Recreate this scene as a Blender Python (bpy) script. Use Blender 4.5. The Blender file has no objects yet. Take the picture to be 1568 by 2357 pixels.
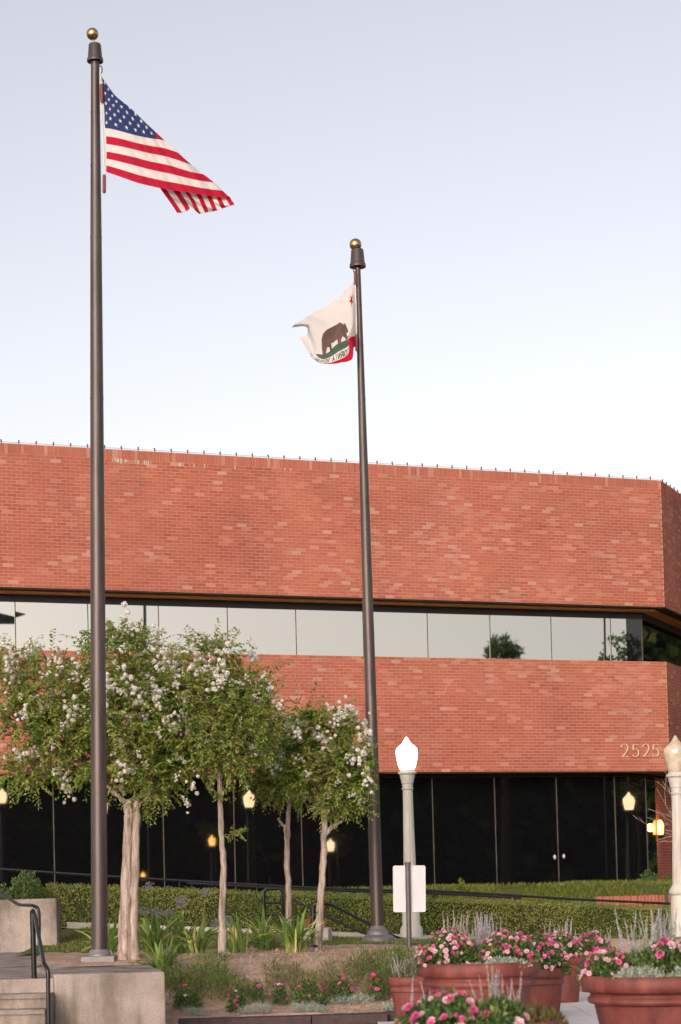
import bpy, math, random
import numpy as np
from mathutils import Vector, Matrix

rng = np.random.default_rng(7)
random.seed(7)
S = bpy.context.scene
COL = S.collection

# ------------------------------------------------------------------ camera
F, YH, PITCH, ROLL, EYE = 4600.0, 2024.5, 0.03637, -0.02525, 1.6   # focal length in photo units (1568 wide)
_c, _s = math.cos(PITCH), math.sin(PITCH)
_up0 = np.array([0, -_s, _c]); W_ = np.array([0, _c, _s]); _x = np.array([1., 0, 0])
R_ = math.cos(ROLL) * _x + math.sin(ROLL) * _up0
U_ = -math.sin(ROLL) * _x + math.cos(ROLL) * _up0
PPY = YH - F * math.tan(PITCH)
cam_d = bpy.data.cameras.new('camera')
cam = bpy.data.objects.new('camera', cam_d); COL.objects.link(cam)
cam.matrix_world = Matrix(((R_[0], U_[0], -W_[0], 0), (R_[1], U_[1], -W_[1], 0), (R_[2], U_[2], -W_[2], EYE), (0, 0, 0, 1)))
cam_d.sensor_fit = 'HORIZONTAL'; cam_d.sensor_width = 24.0
cam_d.lens = 24.0 * F / 1568.0
cam_d.shift_y = (PPY - 1178.5) / 1568.0
cam_d.clip_end = 3000; cam_d.clip_start = .5
cam_d.dof.use_dof = True; cam_d.dof.focus_distance = 31.0; cam_d.dof.aperture_fstop = 3.2
S.camera = cam

# ------------------------------------------------------------------ light
SUN_AZ, SUN_EL = math.radians(198), math.radians(16)      # behind the camera, a little to the left; just about to set
world = bpy.data.worlds.new('World'); S.world = world; world.use_nodes = True
wn = world.node_tree.nodes; wl = world.node_tree.links; wn.clear()
sky = wn.new('ShaderNodeTexSky'); sky.sky_type = 'NISHITA'; sky.sun_disc = False
sky.sun_elevation = SUN_EL; sky.sun_rotation = SUN_AZ
sky.altitude = 300; sky.air_density = 1.0; sky.dust_density = 3.4; sky.ozone_density = 1.0
bg = wn.new('ShaderNodeBackground'); bg.inputs['Strength'].default_value = .15
wo = wn.new('ShaderNodeOutputWorld')
tint = wn.new('ShaderNodeMixRGB'); tint.blend_type = 'MULTIPLY'; tint.inputs[0].default_value = 1
tint.inputs[2].default_value = (1.12, 1.0, .95, 1)          # dusk air: the whole sky leans to lavender
hs = wn.new('ShaderNodeHueSaturation'); hs.inputs['Saturation'].default_value = .5      # thin high haze greys the sky
wl.new(sky.outputs[0], hs.inputs['Color']); wl.new(hs.outputs[0], tint.inputs[1]); wl.new(tint.outputs[0], bg.inputs[0]); wl.new(bg.outputs[0], wo.inputs[0])
sun_d = bpy.data.lights.new('sun', 'SUN'); sun_d.energy = .78; sun_d.angle = math.radians(50); sun_d.color = (1.0, 0.93, 0.88)
sun = bpy.data.objects.new('sun', sun_d); COL.objects.link(sun)
_sd = Vector((math.sin(SUN_AZ) * math.cos(SUN_EL), math.cos(SUN_AZ) * math.cos(SUN_EL), math.sin(SUN_EL)))
sun.rotation_euler = _sd.to_track_quat('Z', 'Y').to_euler()
sun.location = _sd * 60
S.view_settings.view_transform = 'Standard'; S.view_settings.look = 'None'
S.view_settings.exposure = .65; S.view_settings.gamma = 1.0; S.view_settings.use_curve_mapping = False
S.render.engine = 'CYCLES'
S.cycles.use_denoising = True
S.cycles.max_bounces = 6; S.cycles.transparent_max_bounces = 4

# ------------------------------------------------------------------ helpers
def ray(x, y):
    d = (x - 784) * R_ + (PPY - y) * U_ + F * W_
    return d / d[1]
def P(x, y, D):
    """point seen at photo position x, y when D metres away"""
    return ray(x, y) * D + np.array([0, 0, EYE])
def G(x, y, z):
    d = ray(x, y); return d * ((z - EYE) / d[2]) + np.array([0, 0, EYE])
def px(D): return F / D          # photo units per metre

MATS = {}
def nodes_of(name):
    m = bpy.data.materials.new(name); m.use_nodes = True
    nt = m.node_tree; return m, nt.nodes, nt.links, nt.nodes['Principled BSDF']
def ramp(n, stops):
    r = n.new('ShaderNodeValToRGB'); e = r.color_ramp.elements
    while len(e) > 1: e.remove(e[0])
    e[0].position = stops[0][0]; e[0].color = (*stops[0][1], 1)
    for p_, c_ in stops[1:]:
        k = e.new(p_); k.color = (*c_, 1)
    return r
def noise(n, l, scale, detail=4, rough=.55, stretch=None, coord='world'):
    if coord == 'world':
        g = n.new('ShaderNodeNewGeometry'); src = g.outputs['Position']
    else:
        g = n.new('ShaderNodeTexCoord'); src = g.outputs['Object']
    if stretch:
        mp = n.new('ShaderNodeMapping'); mp.inputs['Scale'].default_value = stretch
        l.new(src, mp.inputs[0]); src = mp.outputs[0]
    t = n.new('ShaderNodeTexNoise'); t.inputs['Scale'].default_value = scale
    t.inputs['Detail'].default_value = detail; t.inputs['Roughness'].default_value = rough
    l.new(src, t.inputs['Vector']); return t
def bump(n, l, b, src, strength=.3, dist=.01):
    k = n.new('ShaderNodeBump'); k.inputs['Strength'].default_value = strength; k.inputs['Distance'].default_value = dist
    l.new(src, k.inputs['Height']); l.new(k.outputs[0], b.inputs['Normal'])
def mottled(name, stops, scale=6, rough=.85, spec=.3, bmp=.25, bdist=.01, stretch=None, metallic=0, detail=6, fine=None, coord='world', drip=None):
    """colour from noise, with relief"""
    m, n, l, b = nodes_of(name)
    t = noise(n, l, scale, detail, .6, stretch, coord); r = ramp(n, stops)
    l.new(t.outputs['Fac'], r.inputs[0]); out = r.outputs[0]
    if drip:                                                        # water marks running down
        t3 = noise(n, l, drip[0], 4, .6, (1, 1, drip[1]), coord); r3 = ramp(n, [(.36, drip[2]), (.54, (1, 1, 1)), (.68, drip[3])]); l.new(t3.outputs['Fac'], r3.inputs[0])
        m3 = n.new('ShaderNodeMixRGB'); m3.blend_type = 'MULTIPLY'; m3.inputs[0].default_value = 1
        l.new(out, m3.inputs[1]); l.new(r3.outputs[0], m3.inputs[2]); out = m3.outputs[0]
    if fine:
        t2 = noise(n, l, fine[0], 3, .7, None, coord); mx = n.new('ShaderNodeMixRGB'); mx.blend_type = 'OVERLAY'
        mx.inputs[0].default_value = fine[1]; l.new(out, mx.inputs[1]); l.new(t2.outputs['Fac'], mx.inputs[2]); out = mx.outputs[0]
        l.new(out, b.inputs['Base Color']); bump(n, l, b, t2.outputs['Fac'], bmp, bdist)
    else:
        l.new(out, b.inputs['Base Color'])
        if bmp: bump(n, l, b, t.outputs['Fac'], bmp, bdist)
    b.inputs['Roughness'].default_value = rough; b.inputs['Specular IOR Level'].default_value = spec
    b.inputs['Metallic'].default_value = metallic
    MATS[name] = m; return m
def leafy(name, stops, trans=.3, rough=.5, patch=None, spec=.25):
    """one tone per leaf (each leaf is its own island) plus patches of other growth"""
    m, n, l, b = nodes_of(name)
    g = n.new('ShaderNodeNewGeometry'); r = ramp(n, stops)
    fac = g.outputs['Random Per Island']
    if patch:
        t = noise(n, l, patch[0], 2); mm = n.new('ShaderNodeMath'); mm.operation = 'MULTIPLY_ADD'
        mm.inputs[1].default_value = patch[1]; mm.inputs[2].default_value = -patch[1] * .5
        l.new(t.outputs['Fac'], mm.inputs[0])
        ad = n.new('ShaderNodeMath'); ad.operation = 'ADD'; ad.use_clamp = True
        l.new(fac, ad.inputs[0]); l.new(mm.outputs[0], ad.inputs[1]); fac = ad.outputs[0]
    l.new(fac, r.inputs[0]); l.new(r.outputs[0], b.inputs['Base Color'])
    b.inputs['Roughness'].default_value = rough; b.inputs['Specular IOR Level'].default_value = spec
    if trans:
        tr = n.new('ShaderNodeBsdfTranslucent'); l.new(r.outputs[0], tr.inputs[0])
        mx = n.new('ShaderNodeMixShader'); mx.inputs[0].default_value = trans
        l.new(b.outputs[0], mx.inputs[1]); l.new(tr.outputs[0], mx.inputs[2])
        l.new(mx.outputs[0], n['Material Output'].inputs[0])
    MATS[name] = m; return m

class MB:
    def __init__(s): s.v = []; s.f = []
    def add(s, vs, fs):
        o = len(s.v); s.v += [tuple(map(float, p)) for p in vs]; s.f += [tuple(i + o for i in q) for q in fs]; return s
    def box(s, c, h, ax=None):
        c = np.array(c, float); A = np.eye(3) if ax is None else np.array(ax, float)
        vs = [c + A[0] * h[0] * i + A[1] * h[1] * j + A[2] * h[2] * k for k in (-1, 1) for j in (-1, 1) for i in (-1, 1)]
        return s.add(vs, [(0, 2, 3, 1), (4, 5, 7, 6), (0, 1, 5, 4), (2, 6, 7, 3), (0, 4, 6, 2), (1, 3, 7, 5)])
    def prism(s, poly, z0, z1):
        n = len(poly)
        ar = sum(poly[i][0] * poly[(i + 1) % n][1] - poly[(i + 1) % n][0] * poly[i][1] for i in range(n))
        if ar < 0: poly = poly[::-1]
        zz0 = z0 if hasattr(z0, '__len__') else [z0] * n; zz1 = z1 if hasattr(z1, '__len__') else [z1] * n
        vs = [(p[0], p[1], zz0[i]) for i, p in enumerate(poly)] + [(p[0], p[1], zz1[i]) for i, p in enumerate(poly)]
        return s.add(vs, [tuple(range(n))[::-1], tuple(range(n, 2 * n))] + [(i, (i + 1) % n, (i + 1) % n + n, i + n) for i in range(n)])
    def tube(s, pts, r, n=8, cap=True):
        pts = [np.array(p, float) for p in pts]; r = r if hasattr(r, '__len__') else [r] * len(pts)
        rings = []; prev = None
        for i, p in enumerate(pts):
            t = pts[min(i + 1, len(pts) - 1)] - pts[max(i - 1, 0)]; t /= np.linalg.norm(t) + 1e-9
            if prev is None:
                a = np.array([0, 0, 1.]) if abs(t[2]) < .9 else np.array([1., 0, 0])
                x = np.cross(a, t)
            else: x = prev - t * np.dot(prev, t)
            x /= np.linalg.norm(x) + 1e-9; prev = x; y = np.cross(t, x)
            rings.append([p + r[i] * (math.cos(2 * math.pi * k / n) * x + math.sin(2 * math.pi * k / n) * y) for k in range(n)])
        fs = [(i * n + k, i * n + (k + 1) % n, (i + 1) * n + (k + 1) % n, (i + 1) * n + k) for i in range(len(pts) - 1) for k in range(n)]
        if cap: fs += [tuple(range(n))[::-1], tuple(range((len(pts) - 1) * n, len(pts) * n))]
        return s.add([v for g in rings for v in g], fs)
    def lathe(s, c, prof, n=32, cap=True, wob=None):
        c = np.array(c, float)
        vs = []
        for r, z in prof:
            for k in range(n):
                a = 2 * math.pi * k / n; rr = r * (wob(a) if wob else 1)
                vs.append(c + np.array([rr * math.cos(a), rr * math.sin(a), z]))
        m = len(prof)
        fs = [(i * n + k, i * n + (k + 1) % n, (i + 1) * n + (k + 1) % n, (i + 1) * n + k) for i in range(m - 1) for k in range(n)]
        if cap: fs += [tuple(range(n))[::-1], tuple(range((m - 1) * n, m * n))]
        return s.add(vs, fs)
    def ball(s, c, r, nu=16, nv=10, sc=(1, 1, 1)):
        prof = [(max(1e-4, r * math.sin(math.pi * i / nv)) * sc[0], -r * math.cos(math.pi * i / nv) * sc[2]) for i in range(nv + 1)]
        return s.lathe(c, prof, nu, False)
    def mesh(s, name, smooth=None, base=None):
        me = bpy.data.meshes.new(name)
        v = np.array(s.v, float)
        if base is not None: v = v - np.array(base)
        me.from_pydata(v.tolist(), [], s.f)
        if smooth:
            me.shade_smooth()
            me.set_sharp_from_angle(angle=math.radians(smooth))
        me.update(); return me

def npmesh(name, V, nper, smooth=False, faces=None):
    """fast mesh: V (n,nper,3) separate polygons, or V (n,3) with faces (m,k)"""
    me = bpy.data.meshes.new(name)
    if faces is None:
        n = len(V); vs = V.reshape(-1, 3); idx = np.arange(n * nper); st = np.arange(n) * nper
    else:
        vs = V.reshape(-1, 3); idx = faces.reshape(-1); nper = faces.shape[1]; n = len(faces); st = np.arange(n) * nper
    me.vertices.add(len(vs)); me.vertices.foreach_set('co', vs.astype(np.float32).ravel())
    me.loops.add(len(idx)); me.loops.foreach_set('vertex_index', idx.astype(np.int32))
    me.polygons.add(n); me.polygons.foreach_set('loop_start', st.astype(np.int32))
    try: me.polygons.foreach_set('loop_total', np.full(n, nper, np.int32))
    except Exception: pass
    me.update(calc_edges=True); me.validate()
    if smooth: me.shade_smooth()
    else: me.shade_flat()
    return me

def thing(name, label, cat, loc, group=None):
    o = bpy.data.objects.new(name, None); COL.objects.link(o); o.empty_display_size = .2
    o.location = tuple(map(float, loc)); tag(o, label, cat, group); return o
def tag(o, label=None, cat=None, group=None, kind=None):
    if label: o['label'] = label
    if cat: o['category'] = cat
    if group: o['group'] = group
    if kind: o['kind'] = kind
    return o
def rootloc(p):
    l = Vector((0, 0, 0))
    while p is not None: l = l + p.location; p = p.parent
    return l
def obj(name, mb, mat, parent=None, smooth=None, label=None, kind=None):
    me = mb if isinstance(mb, bpy.types.Mesh) else mb.mesh(name, smooth)
    if parent is not None:
        l = rootloc(parent)
        if l.length > 0: me.transform(Matrix.Translation(-l))
    if mat is not None and not me.materials: me.materials.append(MATS[mat] if isinstance(mat, str) else mat)
    o = bpy.data.objects.new(name, me); COL.objects.link(o)
    if parent is not None: o.parent = parent
    if label: o['label'] = label
    if kind: o['kind'] = kind
    return o
def inst(name, me, parent, loc, rot=(0, 0, 0), scale=1.0):
    """a piece that shares its mesh; loc is in the scene, no parent below carries a rotation"""
    o = bpy.data.objects.new(name, me); COL.objects.link(o)
    o.parent = parent; o.location = Vector(tuple(map(float, loc))) - rootloc(parent)
    o.rotation_euler = rot; o.scale = (scale,) * 3 if not hasattr(scale, '__len__') else scale
    return o
def unit(a): a = np.asarray(a, float); return a / (np.linalg.norm(a, axis=-1, keepdims=True) + 1e-9)
def leaves(Pn, Dn, Nn, L, Wd):
    """folded rhombic leaves: base point, direction, rough face normal, length, width -> (n*2,3,3) triangles sharing a midrib fold"""
    Dn = unit(Dn); side = unit(np.cross(Dn, Nn)); nn = unit(np.cross(side, Dn))
    L = np.asarray(L)[:, None]; Wd = np.asarray(Wd)[:, None]
    mid = Pn + Dn * L * .45 + nn * Wd * .18
    tip = Pn + Dn * L - nn * L * .08
    l = mid + side * Wd * .5; r = mid - side * Wd * .5
    V = np.stack([Pn, r, tip, l], 1)
    n = len(Pn); f = (np.arange(n)[:, None] * 4)
    Fc = np.concatenate([f + np.array([[0, 1, 2]]), f + np.array([[0, 2, 3]])], 0)
    return V.reshape(-1, 3), Fc
def join(parts):
    V = []; Fc = []; o = 0
    for v, f in parts: V.append(v); Fc.append(f + o); o += len(v)
    return np.concatenate(V), np.concatenate(Fc)
def rnd_dir(n): return unit(rng.normal(size=(n, 3)))
def tps(src, dst):
    src = np.array(src, float); dst = np.array(dst, float); n = len(src)
    def K(a, b):
        d = ((a[:, None] - b[None]) ** 2).sum(-1); return np.where(d > 0, d * np.log(d + 1e-12) * .5, 0)
    A = np.zeros((n + 3, n + 3)); A[:n, :n] = K(src, src) + np.eye(n) * 1e-4
    Pm = np.c_[np.ones(n), src]; A[:n, n:] = Pm; A[n:, :n] = Pm.T
    w = np.linalg.solve(A, np.r_[dst, np.zeros((3, dst.shape[1]))])
    return lambda q: K(q, src) @ w[:n] + np.c_[np.ones(len(q)), q] @ w[n:]
def inpoly(poly, X, Y):
    c = np.zeros(X.shape, bool); n = len(poly)
    for i in range(n):
        x0, y0 = poly[i]; x1, y1 = poly[(i + 1) % n]
        k = ((y0 > Y) != (y1 > Y)) & (X < (x1 - x0) * (Y - y0) / (y1 - y0 + 1e-12) + x0); c ^= k
    return c
def smoothnoise(seed, U, V_, cell):
    r = np.random.default_rng(seed); g = r.random((128, 128))
    u = np.asarray(U) / cell + 40; v = np.asarray(V_) / cell + 40
    i = np.floor(u).astype(int); j = np.floor(v).astype(int); a = u - i; b = v - j
    a = a * a * (3 - 2 * a); b = b * b * (3 - 2 * b); q = lambda i_, j_: g[i_ % 128, j_ % 128]
    return (q(i, j) * (1 - a) + q(i + 1, j) * a) * (1 - b) + (q(i, j + 1) * (1 - a) + q(i + 1, j + 1) * a) * b
def hedge_top(X): return 1.318 - .0621 * np.asarray(X)     # the hedge, the rail and the ramp fall to the right together

# ------------------------------------------------------------------ materials
def brick_mat(name, stops):
    m, n, l, b = nodes_of(name)
    a = n.new('ShaderNodeAttribute'); a.attribute_name = 'tone'
    r = ramp(n, stops); l.new(a.outputs['Fac'], r.inputs[0])
    t = noise(n, l, 55, 3, .7)
    mx = n.new('ShaderNodeMixRGB'); mx.blend_type = 'OVERLAY'; mx.inputs[0].default_value = .2
    l.new(r.outputs[0], mx.inputs[1]); l.new(t.outputs['Fac'], mx.inputs[2])
    w = noise(n, l, .9, 5, .6, (1, 1, .5))                       # broad weathering
    wr = ramp(n, [(.3, (.82, .82, .82)), (.7, (1.1, 1.08, 1.06))]); l.new(w.outputs['Fac'], wr.inputs[0])
    m2 = n.new('ShaderNodeMixRGB'); m2.blend_type = 'MULTIPLY'; m2.inputs[0].default_value = .8
    l.new(mx.outputs[0], m2.inputs[1]); l.new(wr.outputs[0], m2.inputs[2])
    l.new(m2.outputs[0], b.inputs['Base Color']); b.inputs['Roughness'].default_value = .85
    b.inputs['Specular IOR Level'].default_value = .25
    bump(n, l, b, t.outputs['Fac'], .4, .004); MATS[name] = m
BR = [(0, (.232, .063, .042)), (.3, (.335, .104, .070)), (.5, (.372, .127, .086)), (.72, (.405, .164, .119)), (.86, (.425, .202, .157)), (1, (.44, .245, .205))]
brick_mat('brick', BR)
mottled('mortar', [(.3, (.42, .21, .15)), (.7, (.52, .30, .23))], 1.3, .9, .2, .2, .004)
mottled('concrete', [(.28, (.17, .148, .132)), (.45, (.25, .218, .196)), (.58, (.31, .27, .242)), (.8, (.37, .33, .30))], 1.8, .88, .25, .3, .004, fine=(55, .5), drip=(2.4, .22, (.50, .47, .45), (1.16, 1.15, 1.14)))
mottled('concrete_pale', [(.3, (.40, .36, .32)), (.7, (.55, .51, .46))], 3, .88, .25, .25, .004, fine=(50, .35))
mottled('paving', [(.3, (.56, .54, .53)), (.7, (.68, .66, .65))], 1.8, .8, .3, .15, .003, stretch=(.6, 2.5, 1), fine=(40, .3))
mottled('asphalt', [(.3, (.05, .035, .04)), (.7, (.09, .065, .07))], 9, .9, .2, .3, .01)
mottled('soil', [(.25, (.24, .165, .125)), (.5, (.38, .275, .215)), (.75, (.47, .36, .29))], 5, .95, .1, .8, .03, fine=(38, .6))
mottled('ground', [(.3, (.045, .05, .035)), (.7, (.08, .08, .06))], 1, .9, .2, .2, .01)
mottled('turf_base', [(.3, (.06, .085, .02)), (.7, (.13, .15, .04))], 9, .95, .1, .5, .02)
mottled('ochre_soffit', [(.3, (.42, .20, .06)), (.7, (.54, .28, .095))], 3, .7, .3, .1, .003)
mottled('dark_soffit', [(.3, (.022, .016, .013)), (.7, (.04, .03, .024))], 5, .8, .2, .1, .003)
mottled('black_metal', [(.3, (.008, .008, .010)), (.7, (.016, .015, .018))], 4, .35, .5, .05, .002)
mottled('mullion_metal', [(.3, (.10, .085, .075)), (.7, (.16, .14, .125))], 4, .45, .5, .05, .002, metallic=.6)
mottled('bronze_pole', [(.25, (.042, .032, .031)), (.5, (.068, .053, .050)), (.75, (.095, .076, .073))], 3, .40, .55, .06, .001, stretch=(6, 6, .5), metallic=.35, fine=(220, .25))
mottled('pole_base_paint', [(.3, (.15, .145, .15)), (.7, (.21, .205, .21))], 6, .5, .5, .1, .002, metallic=.3)
mottled('gold', [(.3, (.42, .28, .13)), (.7, (.55, .38, .20))], 4, .36, .5, .05, .001, metallic=1)
mottled('numeral_gold', [(.3, (.64, .50, .29)), (.7, (.76, .63, .40))], 9, .5, .5, .05, .001, metallic=.2)
mottled('lamp_paint', [(.3, (.40, .38, .345)), (.6, (.50, .475, .435)), (.8, (.55, .53, .49))], 3, .55, .4, .12, .002, stretch=(3, 3, .6), fine=(70, .15))
mottled('rail_paint', [(.3, (.006, .008, .010)), (.7, (.013, .017, .019))], 6, .25, .35, .08, .001)
mottled('sign_white', [(.3, (.46, .48, .51)), (.7, (.52, .54, .57))], 3, .55, .4, .03, .001)
mottled('sign_post', [(.3, (.07, .062, .068)), (.7, (.12, .108, .115))], 7, .5, .5, .1, .002, metallic=.4)
mottled('terracotta', [(.2, (.12, .030, .026)), (.5, (.17, .045, .038)), (.75, (.215, .064, .054)), (.92, (.33, .16, .14))], 3.2, .62, .4, .12, .003, fine=(55, .25), drip=(6, .25, (.66, .62, .60), (1.25, 1.25, 1.22)))
mottled('bark', [(.3, (.13, .09, .075)), (.42, (.29, .22, .185)), (.55, (.42, .345, .305)), (.7, (.52, .455, .415))], 3.0, .85, .2, .9, .02, stretch=(9, 9, .9), fine=(45, .4))
mottled('twig_bark', [(.3, (.10, .07, .05)), (.7, (.2, .15, .11))], 8, .85, .2, .3, .004)
mottled('bench_wood', [(.3, (.16, .05, .035)), (.7, (.24, .085, .06))], 6, .7, .3, .2, .003, stretch=(1, 8, 8))
mottled('leather', [(.3, (.12, .03, .025)), (.7, (.19, .055, .045))], 8, .6, .4, .1, .002)
mottled('rope', [(.3, (.55, .53, .5)), (.7, (.7, .68, .64))], 60, .9, .1, .2, .002)
mottled('stem', [(.3, (.10, .15, .045)), (.7, (.16, .22, .075))], 20, .7, .3, .1, .002)
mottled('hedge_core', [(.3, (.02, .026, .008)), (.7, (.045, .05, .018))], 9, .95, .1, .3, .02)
mottled('roofing', [(.3, (.2, .19, .18)), (.7, (.28, .26, .25))], 1, .9, .2, .1, .01)
leafy('crape_leaf', [(0, (.085, .14, .028)), (.3, (.20, .29, .056)), (.6, (.33, .42, .095)), (.85, (.45, .47, .15)), (1, (.44, .34, .16))], .5, .5, (2.0, 1.0))
leafy('hedge_leaf', [(0, (.065, .10, .026)), (.4, (.145, .195, .045)), (.75, (.255, .30, .07)), (.95, (.38, .37, .10)), (1, (.42, .32, .14))], .3, .45, (1.6, .9))
leafy('strap_leaf', [(0, (0.082, 0.155, 0.040)), (0.5, (0.182, 0.291, 0.064)), (0.85, (0.364, 0.437, 0.109)), (1, (0.764, 0.655, 0.309))], .3, .45, (3, .5))
leafy('grass_blade', [(0, (0.056, 0.088, 0.022)), (0.5, (0.120, 0.168, 0.042)), (0.9, (0.224, 0.248, 0.072)), (1, (0.352, 0.304, 0.144))], .3, .6, (1.5, .8))
leafy('bank_blade', [(0, (0.075, 0.112, 0.019)), (0.5, (0.163, 0.213, 0.035)), (0.9, (0.275, 0.300, 0.062)), (1, (0.325, 0.275, 0.125))], .35, .6, (1.2, .8))
leafy('bed_leaf', [(0, (.085, .105, .038)), (.4, (.16, .175, .065)), (.75, (.24, .235, .105)), (1, (.33, .27, .15))], .35, .7, (2.5, .9))
leafy('bed_green', [(0, (.055, .10, .03)), (.5, (.13, .20, .05)), (.85, (.22, .27, .075)), (1, (.30, .29, .12))], .35, .7, (2.5, .7))
leafy('lavender_leaf', [(0, (0.083, 0.108, 0.060)), (0.6, (0.180, 0.210, 0.112)), (1, (0.300, 0.300, 0.180))], .3, .7, (3, .6))
leafy('bloom_plant_leaf', [(0, (0.034, 0.078, 0.024)), (0.5, (0.078, 0.147, 0.045)), (0.9, (0.155, 0.224, 0.069)), (1, (0.259, 0.259, 0.086))], .3, .45, (4, .6))
leafy('brown_leaf', [(0, (.09, .06, .022)), (.5, (.17, .12, .045)), (1, (.12, .14, .05))], .3, .7, (5, .6))
leafy('silver_leaf', [(0, (.22, .27, .22)), (.6, (.36, .41, .34)), (1, (.5, .53, .46))], .25, .8, (4, .5))
leafy('white_petal', [(0, (.80, .77, .72)), (.6, (.87, .85, .82)), (1, (.90, .89, .87))], .5, .7, None, .1)
leafy('hot_pink', [(0, (.55, .06, .20)), (.6, (.74, .12, .33)), (1, (.80, .30, .46))], .3, .6, None, .15)
leafy('pale_pink', [(0, (.72, .28, .42)), (.5, (.80, .50, .58)), (1, (.84, .74, .76))], .3, .6, None, .15)
leafy('magenta', [(0, (.52, .05, .24)), (1, (.70, .14, .40))], .3, .6, None, .15)
leafy('spike_bloom', [(0, (.30, .29, .36)), (.5, (.42, .40, .46)), (1, (.52, .50, .50))], .25, .8, None, .1)
leafy('dry_spike', [(0, (.34, .31, .26)), (1, (.50, .47, .40))], .25, .8, None, .1)
leafy('umbel_bloom', [(0, (.17, .18, .24)), (.6, (.27, .28, .33)), (1, (.38, .38, .40))], .3, .7, None, .1)
leafy('dry_leaf', [(0, (.28, .22, .14)), (1, (.52, .46, .36))], .2, .8)
def glass(name, metallic, col, rough, ior=1.5, spec=.5):
    m, n, l, b = nodes_of(name)
    b.inputs['Base Color'].default_value = (*col, 1); b.inputs['Metallic'].default_value = metallic
    b.inputs['Roughness'].default_value = rough; b.inputs['IOR'].default_value = ior; b.inputs['Specular IOR Level'].default_value = spec
    t = noise(n, l, .6, 1); bump(n, l, b, t.outputs['Fac'], .02, .02); MATS[name] = m
glass('mirror_glass', 1.0, (.64, .63, .60), .015)
glass('dark_glass', 0.0, (.004, .004, .005), .02, 1.75)
glass('tinted_glass', 0.0, (.003, .003, .004), .03, 1.3)
def glow(name, col, strength, scale=9):
    m, n, l, b = nodes_of(name)
    t = noise(n, l, scale, 2); r = ramp(n, [(.2, tuple(c * .8 for c in col)), (.8, col)]); l.new(t.outputs['Fac'], r.inputs[0])
    l.new(r.outputs[0], b.inputs['Emission Color']); b.inputs['Emission Strength'].default_value = strength
    b.inputs['Base Color'].default_value = (.7, .62, .5, 1); b.inputs['Roughness'].default_value = .4; MATS[name] = m
glow('lit_globe', (1.0, .82, .55), 5)
glow('warm_globe', (1.0, .72, .40), 11)
glow('amber_lantern', (1.0, .36, .03), 3.2)
glow('amber_core', (1.0, .72, .25), 9)
glow('orange_lamp', (1.0, .50, .12), 13)
mottled('string_bulb', [(.3, (.05, .035, .035)), (.7, (.09, .06, .06))], 5, .5)
def globe_unlit():
    m, n, l, b = nodes_of('unlit_globe')
    t = noise(n, l, 7, 4); r = ramp(n, [(.3, (.40, .34, .25)), (.7, (.60, .53, .43))]); l.new(t.outputs['Fac'], r.inputs[0])
    l.new(r.outputs[0], b.inputs['Base Color']); b.inputs['Roughness'].default_value = .12; b.inputs['Specular IOR Level'].default_value = .8
    b.inputs['Subsurface Weight'].default_value = .15; MATS['unlit_globe'] = m
globe_unlit()
def cloth(name):
    m, n, l, b = nodes_of(name)
    a = n.new('ShaderNodeAttribute'); a.attribute_name = 'print'
    t = noise(n, l, 130, 2); rr = ramp(n, [(.3, (.88, .88, .88)), (.7, (1, 1, 1))]); l.new(t.outputs['Fac'], rr.inputs[0])
    mx = n.new('ShaderNodeMixRGB'); mx.blend_type = 'MULTIPLY'; mx.inputs[0].default_value = 1
    l.new(a.outputs['Color'], mx.inputs[1]); l.new(rr.outputs[0], mx.inputs[2])
    l.new(mx.outputs[0], b.inputs['Base Color']); b.inputs['Roughness'].default_value = .8; b.inputs['Specular IOR Level'].default_value = .2
    tr = n.new('ShaderNodeBsdfTranslucent'); l.new(mx.outputs[0], tr.inputs[0])
    ms = n.new('ShaderNodeMixShader'); ms.inputs[0].default_value = .35
    l.new(b.outputs[0], ms.inputs[1]); l.new(tr.outputs[0], ms.inputs[2]); l.new(ms.outputs[0], n['Material Output'].inputs[0])
    MATS[name] = m
cloth('flag_cloth')

# ------------------------------------------------------------------ ground
def sheet(name, x0, x1, y0, y1, hf, mat, nx=60, ny=40, kind='structure', keep=None):
    X, Y = np.meshgrid(np.linspace(x0, x1, nx + 1), np.linspace(y0, y1, ny + 1)); Z = hf(X, Y)
    V = np.stack([X, Y, Z], -1).reshape(-1, 3)
    i = np.arange(ny)[:, None] * (nx + 1) + np.arange(nx)[None]
    Fc = np.stack([i, i + 1, i + nx + 2, i + nx + 1], -1).reshape(-1, 4)
    if keep is not None:
        c = V[Fc].mean(1); Fc = Fc[keep(c[:, 0], c[:, 1])]
    o = obj(name, npmesh(name, V, 4, True, Fc), mat); o['kind'] = kind; return o
sm = lambda t: np.clip(t, 0, 1) ** 2 * (3 - 2 * np.clip(t, 0, 1))
sheet('ground', -700, 700, -500, 1200, lambda X, Y: X * 0 - .12, 'ground', 4, 4)
def bed_front(X): return 22.85 + 4.3 * sm((X - .7) / 1.0)
def bed_h(X, Y):
    h = .07 + .60 * sm((Y - bed_front(X)) / (2.5 - 1.7 * sm((X - .9) / .5)))
    h = h + .035 * (smoothnoise(3, X, Y, .45) - .5) + .022 * (smoothnoise(4, X, Y, .13) - .5)
    return np.where(Y < bed_front(X), -.1, h)
def land_edge(Y): return np.where(Y < 22.9, -3.05 - .53 * (Y - 21) / 1.9, -3.58 - .67 * (Y - 22.9) / 6.9)
sheet('planting_bed', -4.4, 13, 22.6, 28.1, bed_h, 'soil', 340, 120, keep=lambda x, y: (x > land_edge(y) - .15))
def lawn_h(X, Y):
    f = .67; b = hedge_top(X) - .70
    return f + (b - f) * sm((Y - 28) / 5.3)
sheet('lawn', -4.6, 13, 28.0, 33.35, lawn_h, 'turf_base', 40, 20)
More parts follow.
